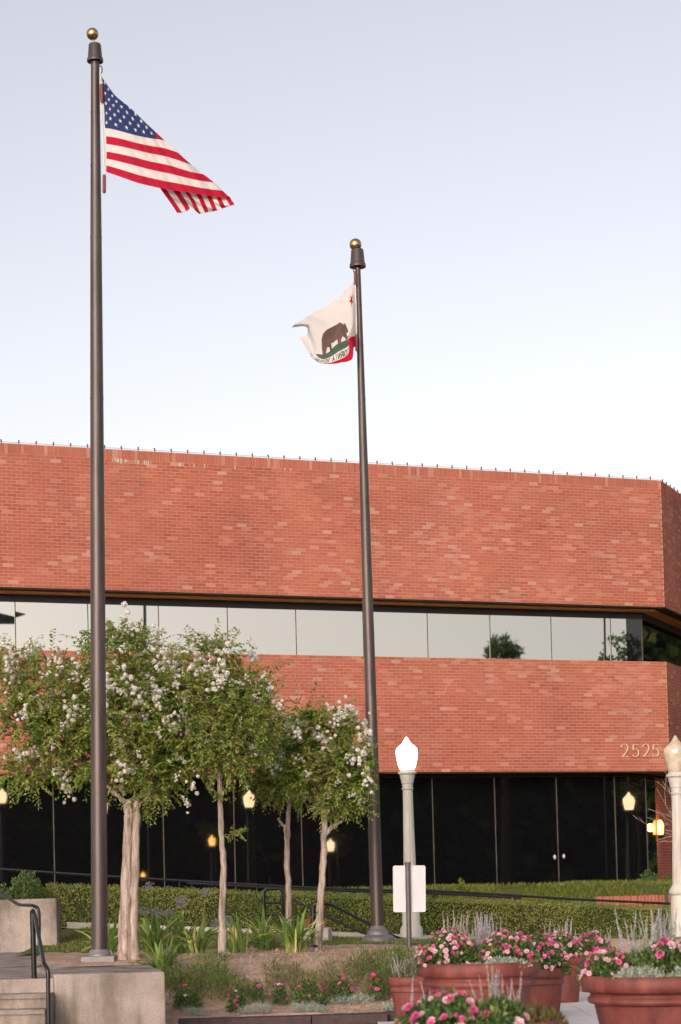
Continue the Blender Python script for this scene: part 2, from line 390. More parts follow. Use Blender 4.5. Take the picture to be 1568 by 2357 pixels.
def hedge_base(X): return hedge_top(X) - .70
sheet('hedge_border', -9, 13, 33.55, 35.25, lambda X, Y: hedge_base(X), 'soil', 30, 6)
sheet('ramp', -12, 13, 35.25, 37.3, lambda X, Y: hedge_base(X) + .02, 'concrete', 30, 4)
def bank_h(X, Y):
    Yf = 42.6 + .394 * X - 1.0
    return hedge_base(X) + (1.34 - hedge_base(X)) * sm((Y - 37.3) / (Yf - 38.6)) + .05 * (smoothnoise(9, X, Y, .5) - .5)
sheet('grass_bank', -12, 14, 37.3, 48.5, bank_h, 'turf_base', 80, 40, keep=lambda x, y: y < 42.6 + .394 * x + .9)
# kerb behind the lawn, one long strip that falls with the ramp
kb = MB()
for k in range(35):
    xa, xb = -4.6 + k * .5, -4.6 + (k + 1) * .5 - .006
    kb.prism([(xa, 33.3), (xb, 33.3), (xb, 33.55), (xa, 33.55)], -.1, [float(hedge_base(q) + .10) for q in (xa, xb, xb, xa)])
obj('lawn_kerb', kb, 'concrete_pale', kind='structure')
# plaza slabs
plaza = sheet('plaza', -14, 16, 2, 27.6, lambda X, Y: X * 0 - .03, 'asphalt', 2, 2)
sl = MB().box((0, 0, -.02), (.597, .597, .02))
slab_me = sl.mesh('paving_slab'); slab_me.materials.append(MATS['paving'])
for i in range(7):
    for j in range(8):
        x, y = .95 + i * 1.2, 18.2 + j * 1.2
        if y > 22 and x < bed_front(np.array(x)) * 0 + 1.2: continue
        inst('paving_slab', slab_me, plaza, (x, y, .004 * random.random()))
kk = MB()
path = [(-1.88, 22.55), (-.4, 22.62), (.45, 22.75), (.95, 23.35), (1.3, 24.4), (1.5, 26.5)]
for a, b in zip(path[:-1], path[1:]):
    d = unit(np.array(b) - a); nrm = np.array([d[1], -d[0]]) * .14
    kk.prism([np.array(a) - nrm, np.array(b) - nrm, np.array(b) + nrm, np.array(a) + nrm], -.1, .075 + .002 * random.random())
obj('bed_kerb', kk, 'asphalt', kind='structure')

# ------------------------------------------------------------------ building
TH = math.atan(.394)
E_ = np.array([math.cos(TH), math.sin(TH), 0]); N_ = np.array([math.sin(TH), -math.cos(TH), 0])
E2 = np.array([math.cos(TH + math.pi / 4), math.sin(TH + math.pi / 4), 0]); N2 = np.array([E2[1], -E2[0], 0])
C0 = np.array([0, 42.6, 0.]); UC = 8.10; UL = -10.0; CH = 9.0
Z_TOP, Z_UB, Z_LT, Z_LB, Z_G = 10.58, 7.65, 6.385, 3.885, 1.345
def FP(u, z, out=0.): return C0 + E_ * u + N_ * out + np.array([0, 0, z])
CORN = C0 + E_ * UC
def plan(d):
    """outline left end, corner, chamfer end, set back d metres from the brick face"""
    k = 1 + N_.dot(N2)
    return [C0 + E_ * UL - N_ * d, CORN - (N_ + N2) * d / k, CORN + E2 * CH - N2 * d]
def band(mb, z0, z1, d0, d1):
    a, b = plan(d0), plan(d1)
    for i in (0, 1):
        mb.prism([a[i][:2], a[i + 1][:2], b[i + 1][:2], b[i][:2]], z0, z1)
    return mb
def fhit(x, y, d):
    r = ray(x, y); o = np.array([0, 0, EYE]); q = C0 - N_ * d
    t = (q - o).dot(N_) / r.dot(N_); p = o + r * t
    return (p - q).dot(E_), p[2]
bld = thing('brick_building', 'two storey red brick office building with a band of mirrored windows and dark glass below', 'building', FP(0, 1.3))
up = obj('upper_wall', band(MB(), Z_UB, Z_TOP - .01, .002, .9), 'mortar', bld)
lo = obj('lower_wall', band(MB(), Z_LB, Z_LT, .002, .6), 'mortar', bld)
mb = MB(); a, b = plan(.9), plan(12.); mb.prism([p[:2] for p in a] + [p[:2] for p in b[::-1]], 10.1, 10.2); obj('roof', mb, 'roofing', bld)
mb = MB(); a, b = plan(1.2), plan(12.); mb.prism([p[:2] for p in a] + [p[:2] for p in b[::-1]], 1.2, 10.08); obj('inner_core', mb, 'dark_soffit', bld)  # unseen dark fill, added to block light behind the glass
obj('soffit_slot', band(MB(), Z_UB - .03, Z_UB - .004, .012, .26), 'dark_soffit', bld)
obj('soffit_board', band(MB(), Z_UB - .055, Z_UB - .004, .262, .62), 'ochre_soffit', bld)
obj('window_header', band(MB(), Z_UB - .21, Z_UB - .058, .60, .72), 'black_metal', bld)
obj('lower_soffit', band(MB(), Z_LB - .03, Z_LB - .004, .012, .66), 'dark_soffit', bld)
obj('lower_header', band(MB(), Z_LB - .09, Z_LB - .032, .62, .74), 'dark_soffit', bld)
obj('base_sill', band(MB(), 1.1, Z_G, .56, .8), 'concrete', bld)
# bricks: course 67.7 mm, 203 mm long, raked joints
def tone_of(u, z, upper):
    n = len(u)
    patch = smoothnoise(11 if upper else 12, u, z * 2.2, .9) * .55 + smoothnoise(13, u, z * 1.7, 2.6) * .45
    t = .37 + .065 * rng.normal(size=n) + .34 * (patch - .5)
    p = np.clip(.02 + .024 * (u + 7) * 1.5 * patch ** 1.6 + (.03 if upper else .0), .015, .36)
    k = rng.random(n) < p; t[k] = rng.uniform(.55, .85, k.sum())
    k = rng.random(n) < .02; t[k] = rng.uniform(.9, 1.0, k.sum())
    return np.clip(t, .02, 1)
def courses(u0, u1, z0, n):
    uc, zc, hl = [], [], []
    for r in range(n):
        st = u0 - (.1016 if r % 2 else 0)
        for q in np.arange(st, u1, .2032):
            a, b_ = max(q, u0), min(q + .1937, u1)
            if b_ - a > .03: uc.append((a + b_) / 2); zc.append(z0 + r * .0677 + .0288); hl.append((b_ - a) / 2)
    return np.array(uc), np.array(zc), np.array(hl)
def brick_boxes(O, e, n, u, z, hu, hz, dep):
    """five-sided bricks standing on the wall plane"""
    c = O[None] + e[None] * u[:, None]; c[:, 2] = z
    dz = np.array([0, 0, 1.]); hz = np.broadcast_to(hz, u.shape)
    q = []
    for back in (0, 1):
        for (i, j) in ((-1, -1), (1, -1), (1, 1), (-1, 1)):
            q.append(c + e * (i * hu)[:, None] + dz * (j * hz)[:, None] + n * (dep if not back else dep * 0 - .012)[:, None])
    V = np.stack(q, 1)
    f = np.array([[0, 1, 2, 3], [4, 5, 1, 0], [3, 2, 6, 7], [5, 6, 2, 1], [0, 3, 7, 4]])
    Fc = (np.arange(len(u))[:, None, None] * 8 + f[None]).reshape(-1, 4)
    return V.reshape(-1, 3), Fc
def brick_object(name, parent, V, Fc, tone, kind=None):
    me = npmesh(name, V, 4, False, Fc)
    at = me.attributes.new('tone', 'FLOAT', 'FACE'); at.data.foreach_set('value', np.repeat(tone, 5).astype(np.float32))
    return obj(name, me, 'brick', parent, kind=kind)
NC = 40
uu, zz, hh = courses(UL, UC + .006, Z_UB + .006, NC)
zs0 = Z_UB + .006 + NC * .0677
tt = tone_of(uu, zz, True); dd = rng.uniform(-.0012, .0012, len(uu)) + .002
# soldier course
su = np.arange(UL, UC - .03, .0677) + .034; sn = len(su)
st = np.clip(.42 + .06 * rng.normal(size=sn), 0, 1); k = rng.random(sn) < .13; st[k] = rng.uniform(.7, .95, k.sum())
# the largest to the eye: nearest courses at the left of the frame, one object each
dist = uu + np.abs(zz - 9.2) * .15
vis = (uu > -7.0) & (uu < -5.05) & (hh > .09)
order = np.argsort(np.where(vis, dist, 1e9))[:300]
single = np.zeros(len(uu), bool); single[order] = vis[order]
NT = 24; meshes = {}
for i in np.where(single)[0]:
    q = int(round(tt[i] * NT))
    if q not in meshes:
        V, Fc = brick_boxes(np.zeros(3), np.array([1., 0, 0]), np.array([0, -1., 0]), np.zeros(1), np.zeros(1), np.array([.09685]), .0288, np.array([.004]))
        me = npmesh('brick', V, 4, False, Fc); at = me.attributes.new('tone', 'FLOAT', 'FACE'); at.data.foreach_set('value', np.full(5, q / NT, np.float32))
        me.materials.append(MATS['brick']); meshes[q] = me
    o = inst('brick', meshes[q], up, FP(uu[i], zz[i], dd[i] - .004), (0, 0, TH))
ns = ~single
V1 = brick_boxes(C0, E_, N_, uu[ns], zz[ns], hh[ns], .0288, dd[ns])
V2 = brick_boxes(C0, E_, N_, su, np.full(sn, zs0 + .097), np.full(sn, .0288), .097, rng.uniform(.003, .008, sn))
c_u, c_z, c_h = courses(0.0, CH, Z_UB + .006, NC)
ct = tone_of(c_u + 2, c_z, True)
V3 = brick_boxes(CORN, E2, N2, c_u, c_z, c_h, .0288, rng.uniform(.003, .006, len(c_u)))
cs = np.arange(0, CH, .0677) + .034
V4 = brick_boxes(CORN, E2, N2, cs, np.full(len(cs), zs0 + .097), np.full(len(cs), .0288), .097, rng.uniform(.003, .008, len(cs)))
V, Fc = join([V1, V2, V3, V4])
brick_object('brick_courses', up, V, Fc, np.r_[tt[ns], st, ct, np.clip(.42 + .1 * rng.normal(size=len(cs)), 0, 1)], 'stuff')
NL = 37; zl0 = Z_LT - NL * .0677 + .004
lu, lz, lh = courses(UL, UC + .006, zl0, NL); lt = tone_of(lu, lz, False)
c_u, c_z, c_h = courses(0.0, CH, zl0, NL)
V, Fc = join([brick_boxes(C0, E_, N_, lu, lz, lh, .0288, rng.uniform(.001, .0035, len(lu))), brick_boxes(CORN, E2, N2, c_u, c_z, c_h, .0288, rng.uniform(.001, .0035, len(c_u)))])
brick_object('brick_courses', lo, V, Fc, np.r_[lt, tone_of(c_u + 2, c_z, False)], 'stuff')
# capping of the lower wall and of the parapet
obj('parapet_cap', band(MB(), zs0 + .198, zs0 + .212, .06, .5), 'roofing', up)
# faint pale outline of a removed round emblem
uc, zc = fhit(1060, 1603, 0); ru = .385
mb = MB()
pts = [FP(uc + ru * math.cos(a), zc + ru * math.sin(a), .008) for a in np.linspace(math.radians(14), math.radians(172), 40)]
mb.tube(pts, .0075, 5)
obj('emblem_outline', mb, 'mortar', lo)
# white lime runs under the top course
mb = MB()
for xx in list(rng.uniform(255, 345, 20)) + list(rng.uniform(385, 450, 7)) + [655, 668, 540, 470]:
    u, z = fhit(xx, 1050, 0); w, h = rng.uniform(.006, .014), rng.uniform(.012, .05)
    mb.box(FP(u, zs0 - .004 - h * .4 - rng.random() * .03, .008), (w, .0012, h), [E_, N_, (0, 0, 1)])
obj('lime_stain', mb, 'concrete_pale', up)

# windows: (photo x of each joint) -> panes and the thin posts between them
def glazing(d, xs, yref, z0, z1, mat, uleft, uright, frame_d):
    us = sorted([fhit(x, yref, d)[0] for x in xs])
    st_ = us[0]
    while st_ > uleft: st_ -= 1.52; us.insert(0, st_)
    us = [u for u in us if u < uright] + [uright]
    for a, b in zip(us[:-1], us[1:]):
        yaw = random.gauss(0, .0016); pit = random.gauss(0, .0016)
        h = (b - a) / 2 - .004
        e = E_ * math.cos(yaw) + N_ * math.sin(yaw); nn = np.cross(e, [0, 0, 1]); nn = unit(nn + np.array([0, 0, pit])); v = np.cross(nn, e) * -1
        obj('window_pane', MB().box(FP((a + b) / 2, (z0 + z1) / 2, -d - .012), (h, .012, (z1 - z0) / 2), [e, nn, v]), mat, bld)
    for u in us[:-1]:
        obj('mullion', MB().box(FP(u, (z0 + z1) / 2, -d + .006), (.009, .012, (z1 - z0) / 2), [E_, N_, (0, 0, 1)]), frame_d, bld)
GC = (plan(.62)[1] - C0).dot(E_)
glazing(.62, [523.5, 681, 835.5, 983.5, 1127.5, 1268, 1405], 1450, Z_LT - .5, Z_UB - .212, 'mirror_glass', UL, fhit(1443, 1470, .62)[0], 'black_metal')
u0 = fhit(1443, 1470, .62)[0]
obj('window_pane', MB().box(FP((u0 + GC) / 2, (Z_LT + Z_UB) / 2 - .3, -.632), ((GC - u0) / 2 - .012, .012, .85), [E_, N_, (0, 0, 1)]), 'dark_glass', bld, label='narrow dark pane at the corner')
obj('mullion', MB().box(FP(GC, (Z_LT + Z_UB) / 2 - .3, -.62), (.012, .012, .85), [E_, N_, (0, 0, 1)]), 'mullion_metal', bld)
q0, q1 = plan(.62)[1:]
for k in range(6):
    c = q0 + E2 * (.02 + 1.5 * k + .75); c[2] = (Z_LT + Z_UB) / 2 - .3
    obj('window_pane', MB().box(c - N2 * .012, (.74, .012, .85), [E2, N2, (0, 0, 1)]), 'tinted_glass', bld)
GL = .65; GC2 = (plan(GL)[1] - C0).dot(E_)
glazing(GL, [122.5, 375, 538, 693, 848, 996, 1139.5, 1282, 1416], 1860, Z_G, Z_LB - .092, 'dark_glass', UL, GC2 - .012, 'mullion_metal')
obj('mullion', MB().box(FP(GC2, (Z_G + Z_LB) / 2 - .05, -GL), (.011, .011, (Z_LB - Z_G) / 2 - .05), [E_, N_, (0, 0, 1)]), 'mullion_metal', bld)
q0 = plan(GL)[1]; c = q0 + E2 * .45; c[2] = (Z_G + Z_LB) / 2 - .05
obj('window_pane', MB().box(c - N2 * .012, (.43, .012, (Z_LB - Z_G) / 2 - .05), [E2, N2, (0, 0, 1)]), 'tinted_glass', bld)
for k in range(4):
    c = q0 + E2 * (2.95 + 1.5 * k + .75); c[2] = (Z_G + Z_LB) / 2 - .05
    obj('window_pane', MB().box(c - N2 * .012, (.74, .012, (Z_LB - Z_G) / 2 - .05), [E2, N2, (0, 0, 1)]), 'tinted_glass', bld)
# brick pier at the chamfer below
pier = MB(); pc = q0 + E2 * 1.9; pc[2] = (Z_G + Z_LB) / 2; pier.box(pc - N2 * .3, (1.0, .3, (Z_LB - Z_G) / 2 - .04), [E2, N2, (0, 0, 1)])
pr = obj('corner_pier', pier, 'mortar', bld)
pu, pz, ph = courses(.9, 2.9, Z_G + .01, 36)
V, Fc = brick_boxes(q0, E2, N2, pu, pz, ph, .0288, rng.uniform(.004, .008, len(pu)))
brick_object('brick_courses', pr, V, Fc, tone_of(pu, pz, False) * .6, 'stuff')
# street number
def numeral(ch, uc, z0, h):
    w = h * .62
    if ch == '2':
        P2 = [(-.46, .74), (-.44, .86), (-.25, .97), (0, 1.0), (.25, .96), (.42, .83), (.44, .68), (.34, .5), (.1, .28), (-.2, .1), (-.46, .03)]
        strokes = [P2, [(-.5, .035), (.5, .035)]]
    else:
        strokes = [[(.42, .95), (-.28, .95)], [(-.29, .97), (-.36, .56)], [(-.36, .55), (-.1, .62), (.15, .6), (.38, .47), (.45, .3), (.38, .13), (.15, .02), (-.12, 0), (-.34, .05), (-.46, .13)]]
    mb = MB()
    for s_ in strokes:
        pts = []
        for i in range(len(s_) - 1):
            for t in np.linspace(0, 1, 5)[:-1]: pts.append((np.array(s_[i]) * (1 - t) + np.array(s_[i + 1]) * t))
        pts.append(np.array(s_[-1], float))
        for i in range(len(pts) - 1):
            a, b = pts[i], pts[i + 1]; d = np.array([(b - a)[0] * w, (b - a)[1] * h]); L = np.linalg.norm(d); d /= L
            th = h * (.048 + .032 * abs(d[1])) * (.75 + .25 * math.sin(math.pi * (i + .5) / (len(pts) - 1)))
            ex = E_ * d[0] + np.array([0, 0, d[1]]); ey = np.cross(N_, ex)
            m_ = (a + b) / 2
            mb.box(FP(uc + m_[0] * w, z0 + m_[1] * h, .03 + .0003 * (i % 3)), (L / 2 * 1.12, th / 2, .012), [ex, ey, N_])
    return mb
for ch, x in zip('2525', (1437, 1462, 1486, 1508)):
    u, z0 = fhit(x, 1742.5 - (x - 1437) * .012, 0); _, z1 = fhit(x, 1713, 0)
    obj('numeral', numeral(ch, u, z0, z1 - z0), 'numeral_gold', bld)
# wire of small bulbs along the parapet
ls = thing('light_string', 'thin wire with small dark bulbs strung along the top edge of the brick parapet', 'light string', FP(0, Z_TOP + .06))
wz = zs0 + .235
mb = MB(); pl = [FP(UL, wz, -.03), FP(UC - .01, wz, -.03), CORN + E2 * CH - N2 * .03 + np.array([0, 0, wz])]
mb.tube(pl, .0035, 4); obj('wire', mb, 'black_metal', ls)
bb = MB().lathe((0, 0, 0), [(.012, -.02), (.015, .0), (.010, .015), (.018, .024), (.019, .036), (.010, .050)], 8).mesh('bulb'); bb.materials.append(MATS['string_bulb'])
for u in np.arange(UL, UC, .357): inst('bulb', bb, ls, FP(u, wz, -.03), (0, random.uniform(-.15, .15), 0))
for u in np.arange(.3, CH, .357): inst('bulb', bb, ls, CORN + E2 * u - N2 * .03 + np.array([0, 0, wz]))
# wall lantern on the pier
sc = P(1519, 1905, 47.0)
scn = thing('wall_lantern', 'amber lit wall lantern glowing beside the dark glass at the building corner', 'wall lamp', sc)
mb = MB(); mb.lathe(sc + np.array([0, 0, -.02]), [(.075, -.15), (.085, -.13), (.10, .06), (.095, .1), (.07, .16), (.03, .2)], 6); obj('shade', mb, 'amber_lantern', scn)
mb = MB(); mb.lathe(sc, [(.09, -.2), (.1, -.19), (.1, -.172), (.06, -.172)], 6); mb.tube([sc + [0, 0, -.19], sc + [.1, .25, -.22], sc + [.18, .45, -.1]], .02, 6); obj('bracket', mb, 'black_metal', scn)
_l = bpy.data.lights.new('lantern_light', 'POINT'); _l.energy = 9; _l.color = (1, .45, .12); _l.shadow_soft_size = .1
_lo = bpy.data.objects.new('lantern_light', _l); COL.objects.link(_lo); _lo.parent = scn; _lo.location = (0, -.22, 0)
for x, y in ((1277, 1973), (1298, 1971)):                                # door pulls either side of a joint
    u, z = fhit(x, y, GL - .02); hp = FP(u, z, -GL + .03)
    obj('door_handle', MB().lathe(hp, [(.004, -.055), (.026, -.03), (.034, .0), (.022, .03), (.010, .05), (.002, .06)], 10), 'sign_white', bld, 50)

# ------------------------------------------------------------------ concrete work on the left
LZ = .64
mb = MB()
pa, pb = P(0, 2250, 21.0), None
ledge = [(-9, 21.0), (-3.055, 21.0), (-3.585, 22.9), (-4.25, 29.82), (-9, 29.82)]
stp = thing('entry_steps', 'concrete steps with a landing going up beside the flagpole pedestal at the left edge', 'steps', (-5, 21, 0))
obj('landing', MB().prism(ledge, -.1, LZ), 'concrete', stp)
for k in range(4):
    zt = LZ - .143 * (k + 1)
    obj('step', MB().prism([(-9, 21.0 - .3 * k - .002), (-3.062, 21.0 - .3 * k - .002), (-3.062, 20.7 - .3 * k), (-9, 20.7 - .3 * k)], -.1, zt - .001 * k)
        .box((-6.03, 20.685 - .3 * k + .005, zt - .03), (2.968, .02, .014)), 'concrete', stp)
ped = thing('flagpole_pedestal', 'big weathered concrete block carrying the near flagpole beside the steps', 'pedestal', (-2.6, 21.9, 0))
poly = [(-3.05, 21.0), (-1.885, 21.0), (-2.25, 22.98), (-3.58, 22.98)]
pm = MB().prism(poly, -.1, .68)
o = obj('block', pm, 'concrete', ped)
bv = o.modifiers.new('bevel', 'BEVEL'); bv.width = .018; bv.segments = 2
rw = thing('retaining_wall', 'low grey concrete wall with a streaked face behind the landing at the left', 'wall', (-6, 30, .6))
o = obj('wall_block', MB().prism([(-9, 29.83), (-4.27, 29.83), (-4.27, 30.3), (-9, 30.3)], .3, 1.425), 'concrete', rw)
bv = o.modifiers.new('bevel', 'BEVEL'); bv.width = .02; bv.segments = 2
# plinth and cheek wall by the far flagpole
pl = thing('flagpole_plinth', 'pale low concrete plinth under the far flagpole and the lamp post', 'plinth', (.5, 29.5, 0))
poly = [P(772, 2200, 28.7)[:2], P(880, 2200, 28.0)[:2], P(985, 2200, 28.2)[:2], P(1010, 2200, 31.5)[:2], P(905, 2200, 31.5)[:2], P(790, 2200, 30.4)[:2]]
o = obj('block', MB().prism(poly, .2, .665), 'concrete_pale', pl); bv = o.modifiers.new('bevel', 'BEVEL'); bv.width = .015; bv.segments = 2
cw = thing('cheek_wall', 'short pale concrete cheek wall behind the slanting tree trunk', 'wall', P(740, 2185, 30))
p0, p1 = P(690, 2136, 30.2), P(756, 2136, 30.2)
o = obj('wall_block', MB().prism([p0[:2], p1[:2], p1[:2] + [.05, .5], p0[:2] + [.05, .5]], .4, P(730, 2137, 30.2)[2]), 'concrete_pale', cw)
bv = o.modifiers.new('bevel', 'BEVEL'); bv.width = .012
st2 = thing('side_step', 'worn grey concrete step between the slanting trunk and the plinth', 'step', P(745, 2200, 28.6))
obj('tread', MB().prism([P(722, 2200, 28.3)[:2], P(771, 2200, 28.3)[:2], P(771, 2200, 29.4)[:2], P(728, 2200, 29.4)[:2]], .3, .62), 'concrete', st2)
bw = thing('brick_planter_wall', 'low brick planter wall edging the grass bank in front of the dark glass', 'wall', P(1450, 2080, 38.6))
a, b = P(1375, 2064, 38.6), P(1529, 2059, 38.6); zt = (a[2] + b[2]) / 2
wbm = MB().prism([a[:2], b[:2], b[:2] + [0, .3], a[:2] + [0, .3]], zt - .55, zt - .012); core = obj('wall_core', wbm, 'mortar', bw)
wd = b[0] - a[0]; n = int(wd / .0677)
bme = {}
for i in range(n):
    q = random.choice([.1, .2, .28, .36, .42]); 
    if q not in bme:
        V, Fc = brick_boxes(np.zeros(3), np.array([1., 0, 0]), np.array([0, -1., 0]), np.zeros(1), np.zeros(1), np.array([.0288]), .11, np.array([.006]))
        me = npmesh('brick', V, 4, False, Fc); at = me.attributes.new('tone', 'FLOAT', 'FACE'); at.data.foreach_set('value', np.full(5, q, np.float32)); me.materials.append(MATS['brick']); bme[q] = me
    inst('brick', bme[q], core, (a[0] + .034 + i * .0677, a[1], zt - .11 + random.uniform(-.003, .003)))
a2, b2 = P(1541, 2060, 38.6), P(1640, 2056, 38.6)
bw2 = thing('brick_planter_wall', 'second piece of low brick planter wall, half hidden behind the unlit lamp post', 'wall', a2)
core = obj('wall_core', MB().prism([a2[:2], b2[:2], b2[:2] + [0, .3], a2[:2] + [0, .3]], zt - .55, zt - .012), 'mortar', bw2)
for i in range(int((b2[0] - a2[0]) / .0677)):
    inst('brick', bme[random.choice(list(bme))], core, (a2[0] + .034 + i * .0677, a2[1], zt - .11 + random.uniform(-.003, .003)))

# ------------------------------------------------------------------ flagpoles
def flagpole(label, bpx, tpx, D, prof, ballpx, weight_px, rope_px, square):
    b = P(*bpx, D); t = P(*tpx, D)
    th = thing('flagpole', label, 'flagpole', b, 'flagpoles in front of the brick building')
    ax = unit(t - b); k = px(D)
    mb = MB(); pts = [b + (t - b) * q for q, _ in prof]; mb.tube(pts, [r for _, r in prof], 24)
    for q in (.12, .2, .32, .45, .62, .80, .88, .94):      # seams
        i = np.interp(q, [p_ for p_, _ in prof], [r for _, r in prof]); c = b + (t - b) * q
        mb.tube([c - ax * .008, c + ax * .008], i + .0025, 24)
    obj('pole', mb, 'bronze_pole', th, 40)
    mb = MB(); r = .105 if square else .10
    if square:
        mb.box(b + [0, 0, .03], (.185, .185, .03)); mb.lathe(b, [(.135, .062), (.135, .085), (.118, .105), (.108, .12), (.100, .135)], 24)
    else:
        mb.lathe(b, [(.235, -.02), (.235, .05), (.20, .08), (.165, .09), (.155, .14), (.12, .17), (.10, .22)], 28)
    obj('base', mb, 'pole_base_paint', th, 35)
    tr = t.copy(); u = k ** -1
    mb = MB().lathe(tr, [(.045, -.02), (19 * u, -6 * u), (19 * u, 0), (17.5 * u, 3 * u), (16.8 * u, 5 * u), (14.6 * u, 33 * u), (13.5 * u, 35.5 * u), (0.002, 36 * u)], 28)
    obj('truck', mb, 'bronze_pole', th, 35)
    bc = P(*ballpx, D)
    mb = MB().tube([tr + [0, 0, 30 * u], bc], .011, 8); obj('spindle', mb, 'gold', th, 40)
    obj('ball', MB().ball(bc, 14.2 * u, 28, 18), 'gold', th, 60)
    # halyard and its leather covered weights
    mb = MB(); mb.tube([P(x, y, D - .11) for x, y in rope_px], .008, 5); obj('halyard', mb, 'rope', th)
    for (x0, y0, x1, y1) in weight_px:
        mb = MB(); a_, c_ = P(x0, y0, D - .12), P(x1, y1, D - .12)
        mb.tube([a_, a_ * .93 + c_ * .07, a_ * .07 + c_ * .93, c_], [.015, .021, .021, .015], 10); o = obj('weight', mb, 'leather', th, 40)
    mb = MB(); rx, ry = rope_px[0]
    ang = np.linspace(0, 2 * math.pi, 13); c_ = P(rx, ry, D - .11)
    mb.tube([c_ + np.array([.022 * math.cos(q), 0, .045 * math.sin(q)]) for q in ang], .006, 5); obj('ring', mb, 'black_metal', th)
    return th
flagpole('tall bronze flagpole at the left, on the concrete pedestal, flying the striped flag', (229.5, 2213), (219, 136), 22.7,
         [(0, .094), (.2, .090), (.45, .083), (.62, .076), (.8, .066), (.93, .055), (1, .049)], (213, 78),
         [(233.5, 193, 235, 236), (240, 402, 240, 444)], [(231, 160), (230.5, 200), (235.5, 300), (240.5, 385), (241, 402)], True)
flagpole('bronze flagpole farther back beside the lit lamp, flying the white bear flag', (870.5, 2166), (823.5, 609), 29.0,
         [(0, .093), (.2, .088), (.45, .079), (.65, .067), (.8, .055), (.93, .045), (1, .040)], (818.5, 563),
         [(817.3, 624, 818.5, 655), (820.5, 770, 821.3, 808)], [(817, 622), (818.5, 660), (821, 740), (821.5, 800)], False)

# ------------------------------------------------------------------ flags (cloth sheets with the print in face colours)
def cloth_sheet(name, pos, col, ns, nt, S_, D_off, parent):
    s = np.linspace(0, S_, ns + 1); t = np.linspace(0, 1, nt + 1)
    Sg, Tg = np.meshgrid(s, t); V = pos(Sg.ravel(), Tg.ravel())
    i = np.arange(nt)[:, None] * (ns + 1) + np.arange(ns)[None]
    Fc = np.stack([i, i + ns + 1, i + ns + 2, i + 1], -1).reshape(-1, 4)
    me = npmesh(name, V, 4, True, Fc)
    sc_ = (s[:-1] + s[1:]) / 2; tc = (t[:-1] + t[1:]) / 2; Sc, Tc = np.meshgrid(sc_, tc)
    C = col(Sc.ravel(), Tc.ravel())
    at = me.attributes.new('print', 'FLOAT_COLOR', 'FACE'); at.data.foreach_set('color', np.c_[C, np.ones(len(C))].astype(np.float32).ravel())
    return me
DF = 22.6
def zz1(q): return np.stack([(200 + q[:, 0] / 1.96) * .6272, (50 + q[:, 1] / 1.96) * .6272], 1)
kf = lambda k: (1.66 * k, k)
ctl = [((0, 0), (335, 445)), ((0, .15), (340, 555)), ((0, .27), (346, 640)), ((0, .42), (354, 742)), ((0, .538), (359, 825)), ((0, .692), (364, 935)), ((0, .846), (364, 1040)), ((0, 1), (363, 1135)),
       (kf(.15), (440, 590)), (kf(.27), (545, 676)), (kf(.38), (655, 782)), (kf(.538), (795, 912)), (kf(.692), (985, 1085)), (kf(.846), (1150, 1215)), (kf(1.0), (1262, 1318)), (kf(1.106), (1330, 1345)),
       ((.42, 1), (600, 1217)), ((.775, 1), (800, 1262)), ((1.13, 1), (1000, 1292)), ((.38, .538), (560, 868)), ((.40, .77), (585, 1035)), ((.8, .77), (800, 1085)), ((.063, .4846), (373, 783)), ((.315, .4846), (519, 819))]
Ff = tps([c[0] for c in ctl], [c[1] for c in ctl])
fd = np.array([1.66, 1.0]); fd /= np.linalg.norm(fd)
def us_pos(s, t):
    q = np.c_[s, t]; a = q @ fd; h = s * fd[1] - t * fd[0]                # h > 0: beyond the fold
    front = Ff(q); fp = Ff(a[:, None] * fd)
    hb = np.clip(h, 0, None)
    tw = np.interp(t, [0, .12, .27, .36, .5, 1], [0, 0, -.50, .10, .0, 0])   # pleat in the fly end
    back = fp + hb[:, None] * np.array([-268, 226]) + (hb * tw)[:, None] * np.array([20, 62]) * 1.7
    xy = np.where((h > 0)[:, None], back, front); P2 = zz1(xy)
    depth = .045 * np.sin(7.5 * (s - .55 * t) + .6) * np.clip(s, 0, 1) + .012 * np.sin(31 * (s - .75 * t)) * np.clip(s * 2, 0, 1)
    depth = depth - .05 * s
    rd = np.clip(h / .05, 0, 1); depth = np.where(h > 0, depth + .03 + .07 * np.sqrt(rd) + .10 * hb + .05 * np.sin(12 * t) * hb, depth - .0 * s)
    edge = np.clip(1 - np.abs(h) / .05, 0, 1); depth = depth + .03 * edge * (h <= 0)
    return np.stack([P(x, y, DF + d) for (x, y), d in zip(P2, depth)])
WHT, RED, BLU = np.array([.76, .74, .735]), np.array([.50, .012, .045]), np.array([.030, .055, .17])
def star(S_, T_, cs, ct, r):
    pts = [(cs + (r if k % 2 == 0 else r * .40) * math.sin(math.pi * k / 5), ct - (r if k % 2 == 0 else r * .40) * math.cos(math.pi * k / 5)) for k in range(10)]
    return inpoly(pts, S_, T_)
def us_col(s, t):
    C = np.where((np.floor(t * 13).astype(int) % 2 == 0)[:, None], RED, WHT)
    can = (s < .76) & (t < 7 / 13); C[can] = BLU
    for r in range(9):
        for c in range(6 if r % 2 == 0 else 5):
            C[star(s, t, .063 + .126 * c + (.063 if r % 2 else 0), .0538 * (r + 1), .0245)] = WHT
    C[s < .022] = WHT * .95
    return C
uf = thing('flag', 'red and white striped flag with white stars on blue, draped from the left pole', 'flag', P(232, 175, DF))
obj('flag_cloth', cloth_sheet('flag_cloth', us_pos, us_col, 380, 208, 1.9, 0, uf), 'flag_cloth', uf)

DC = 28.9
def zz2(q): return np.stack([(1000 + q[:, 0] / 3.136) * .6272, (850 + q[:, 1] / 3.136) * .6272], 1)
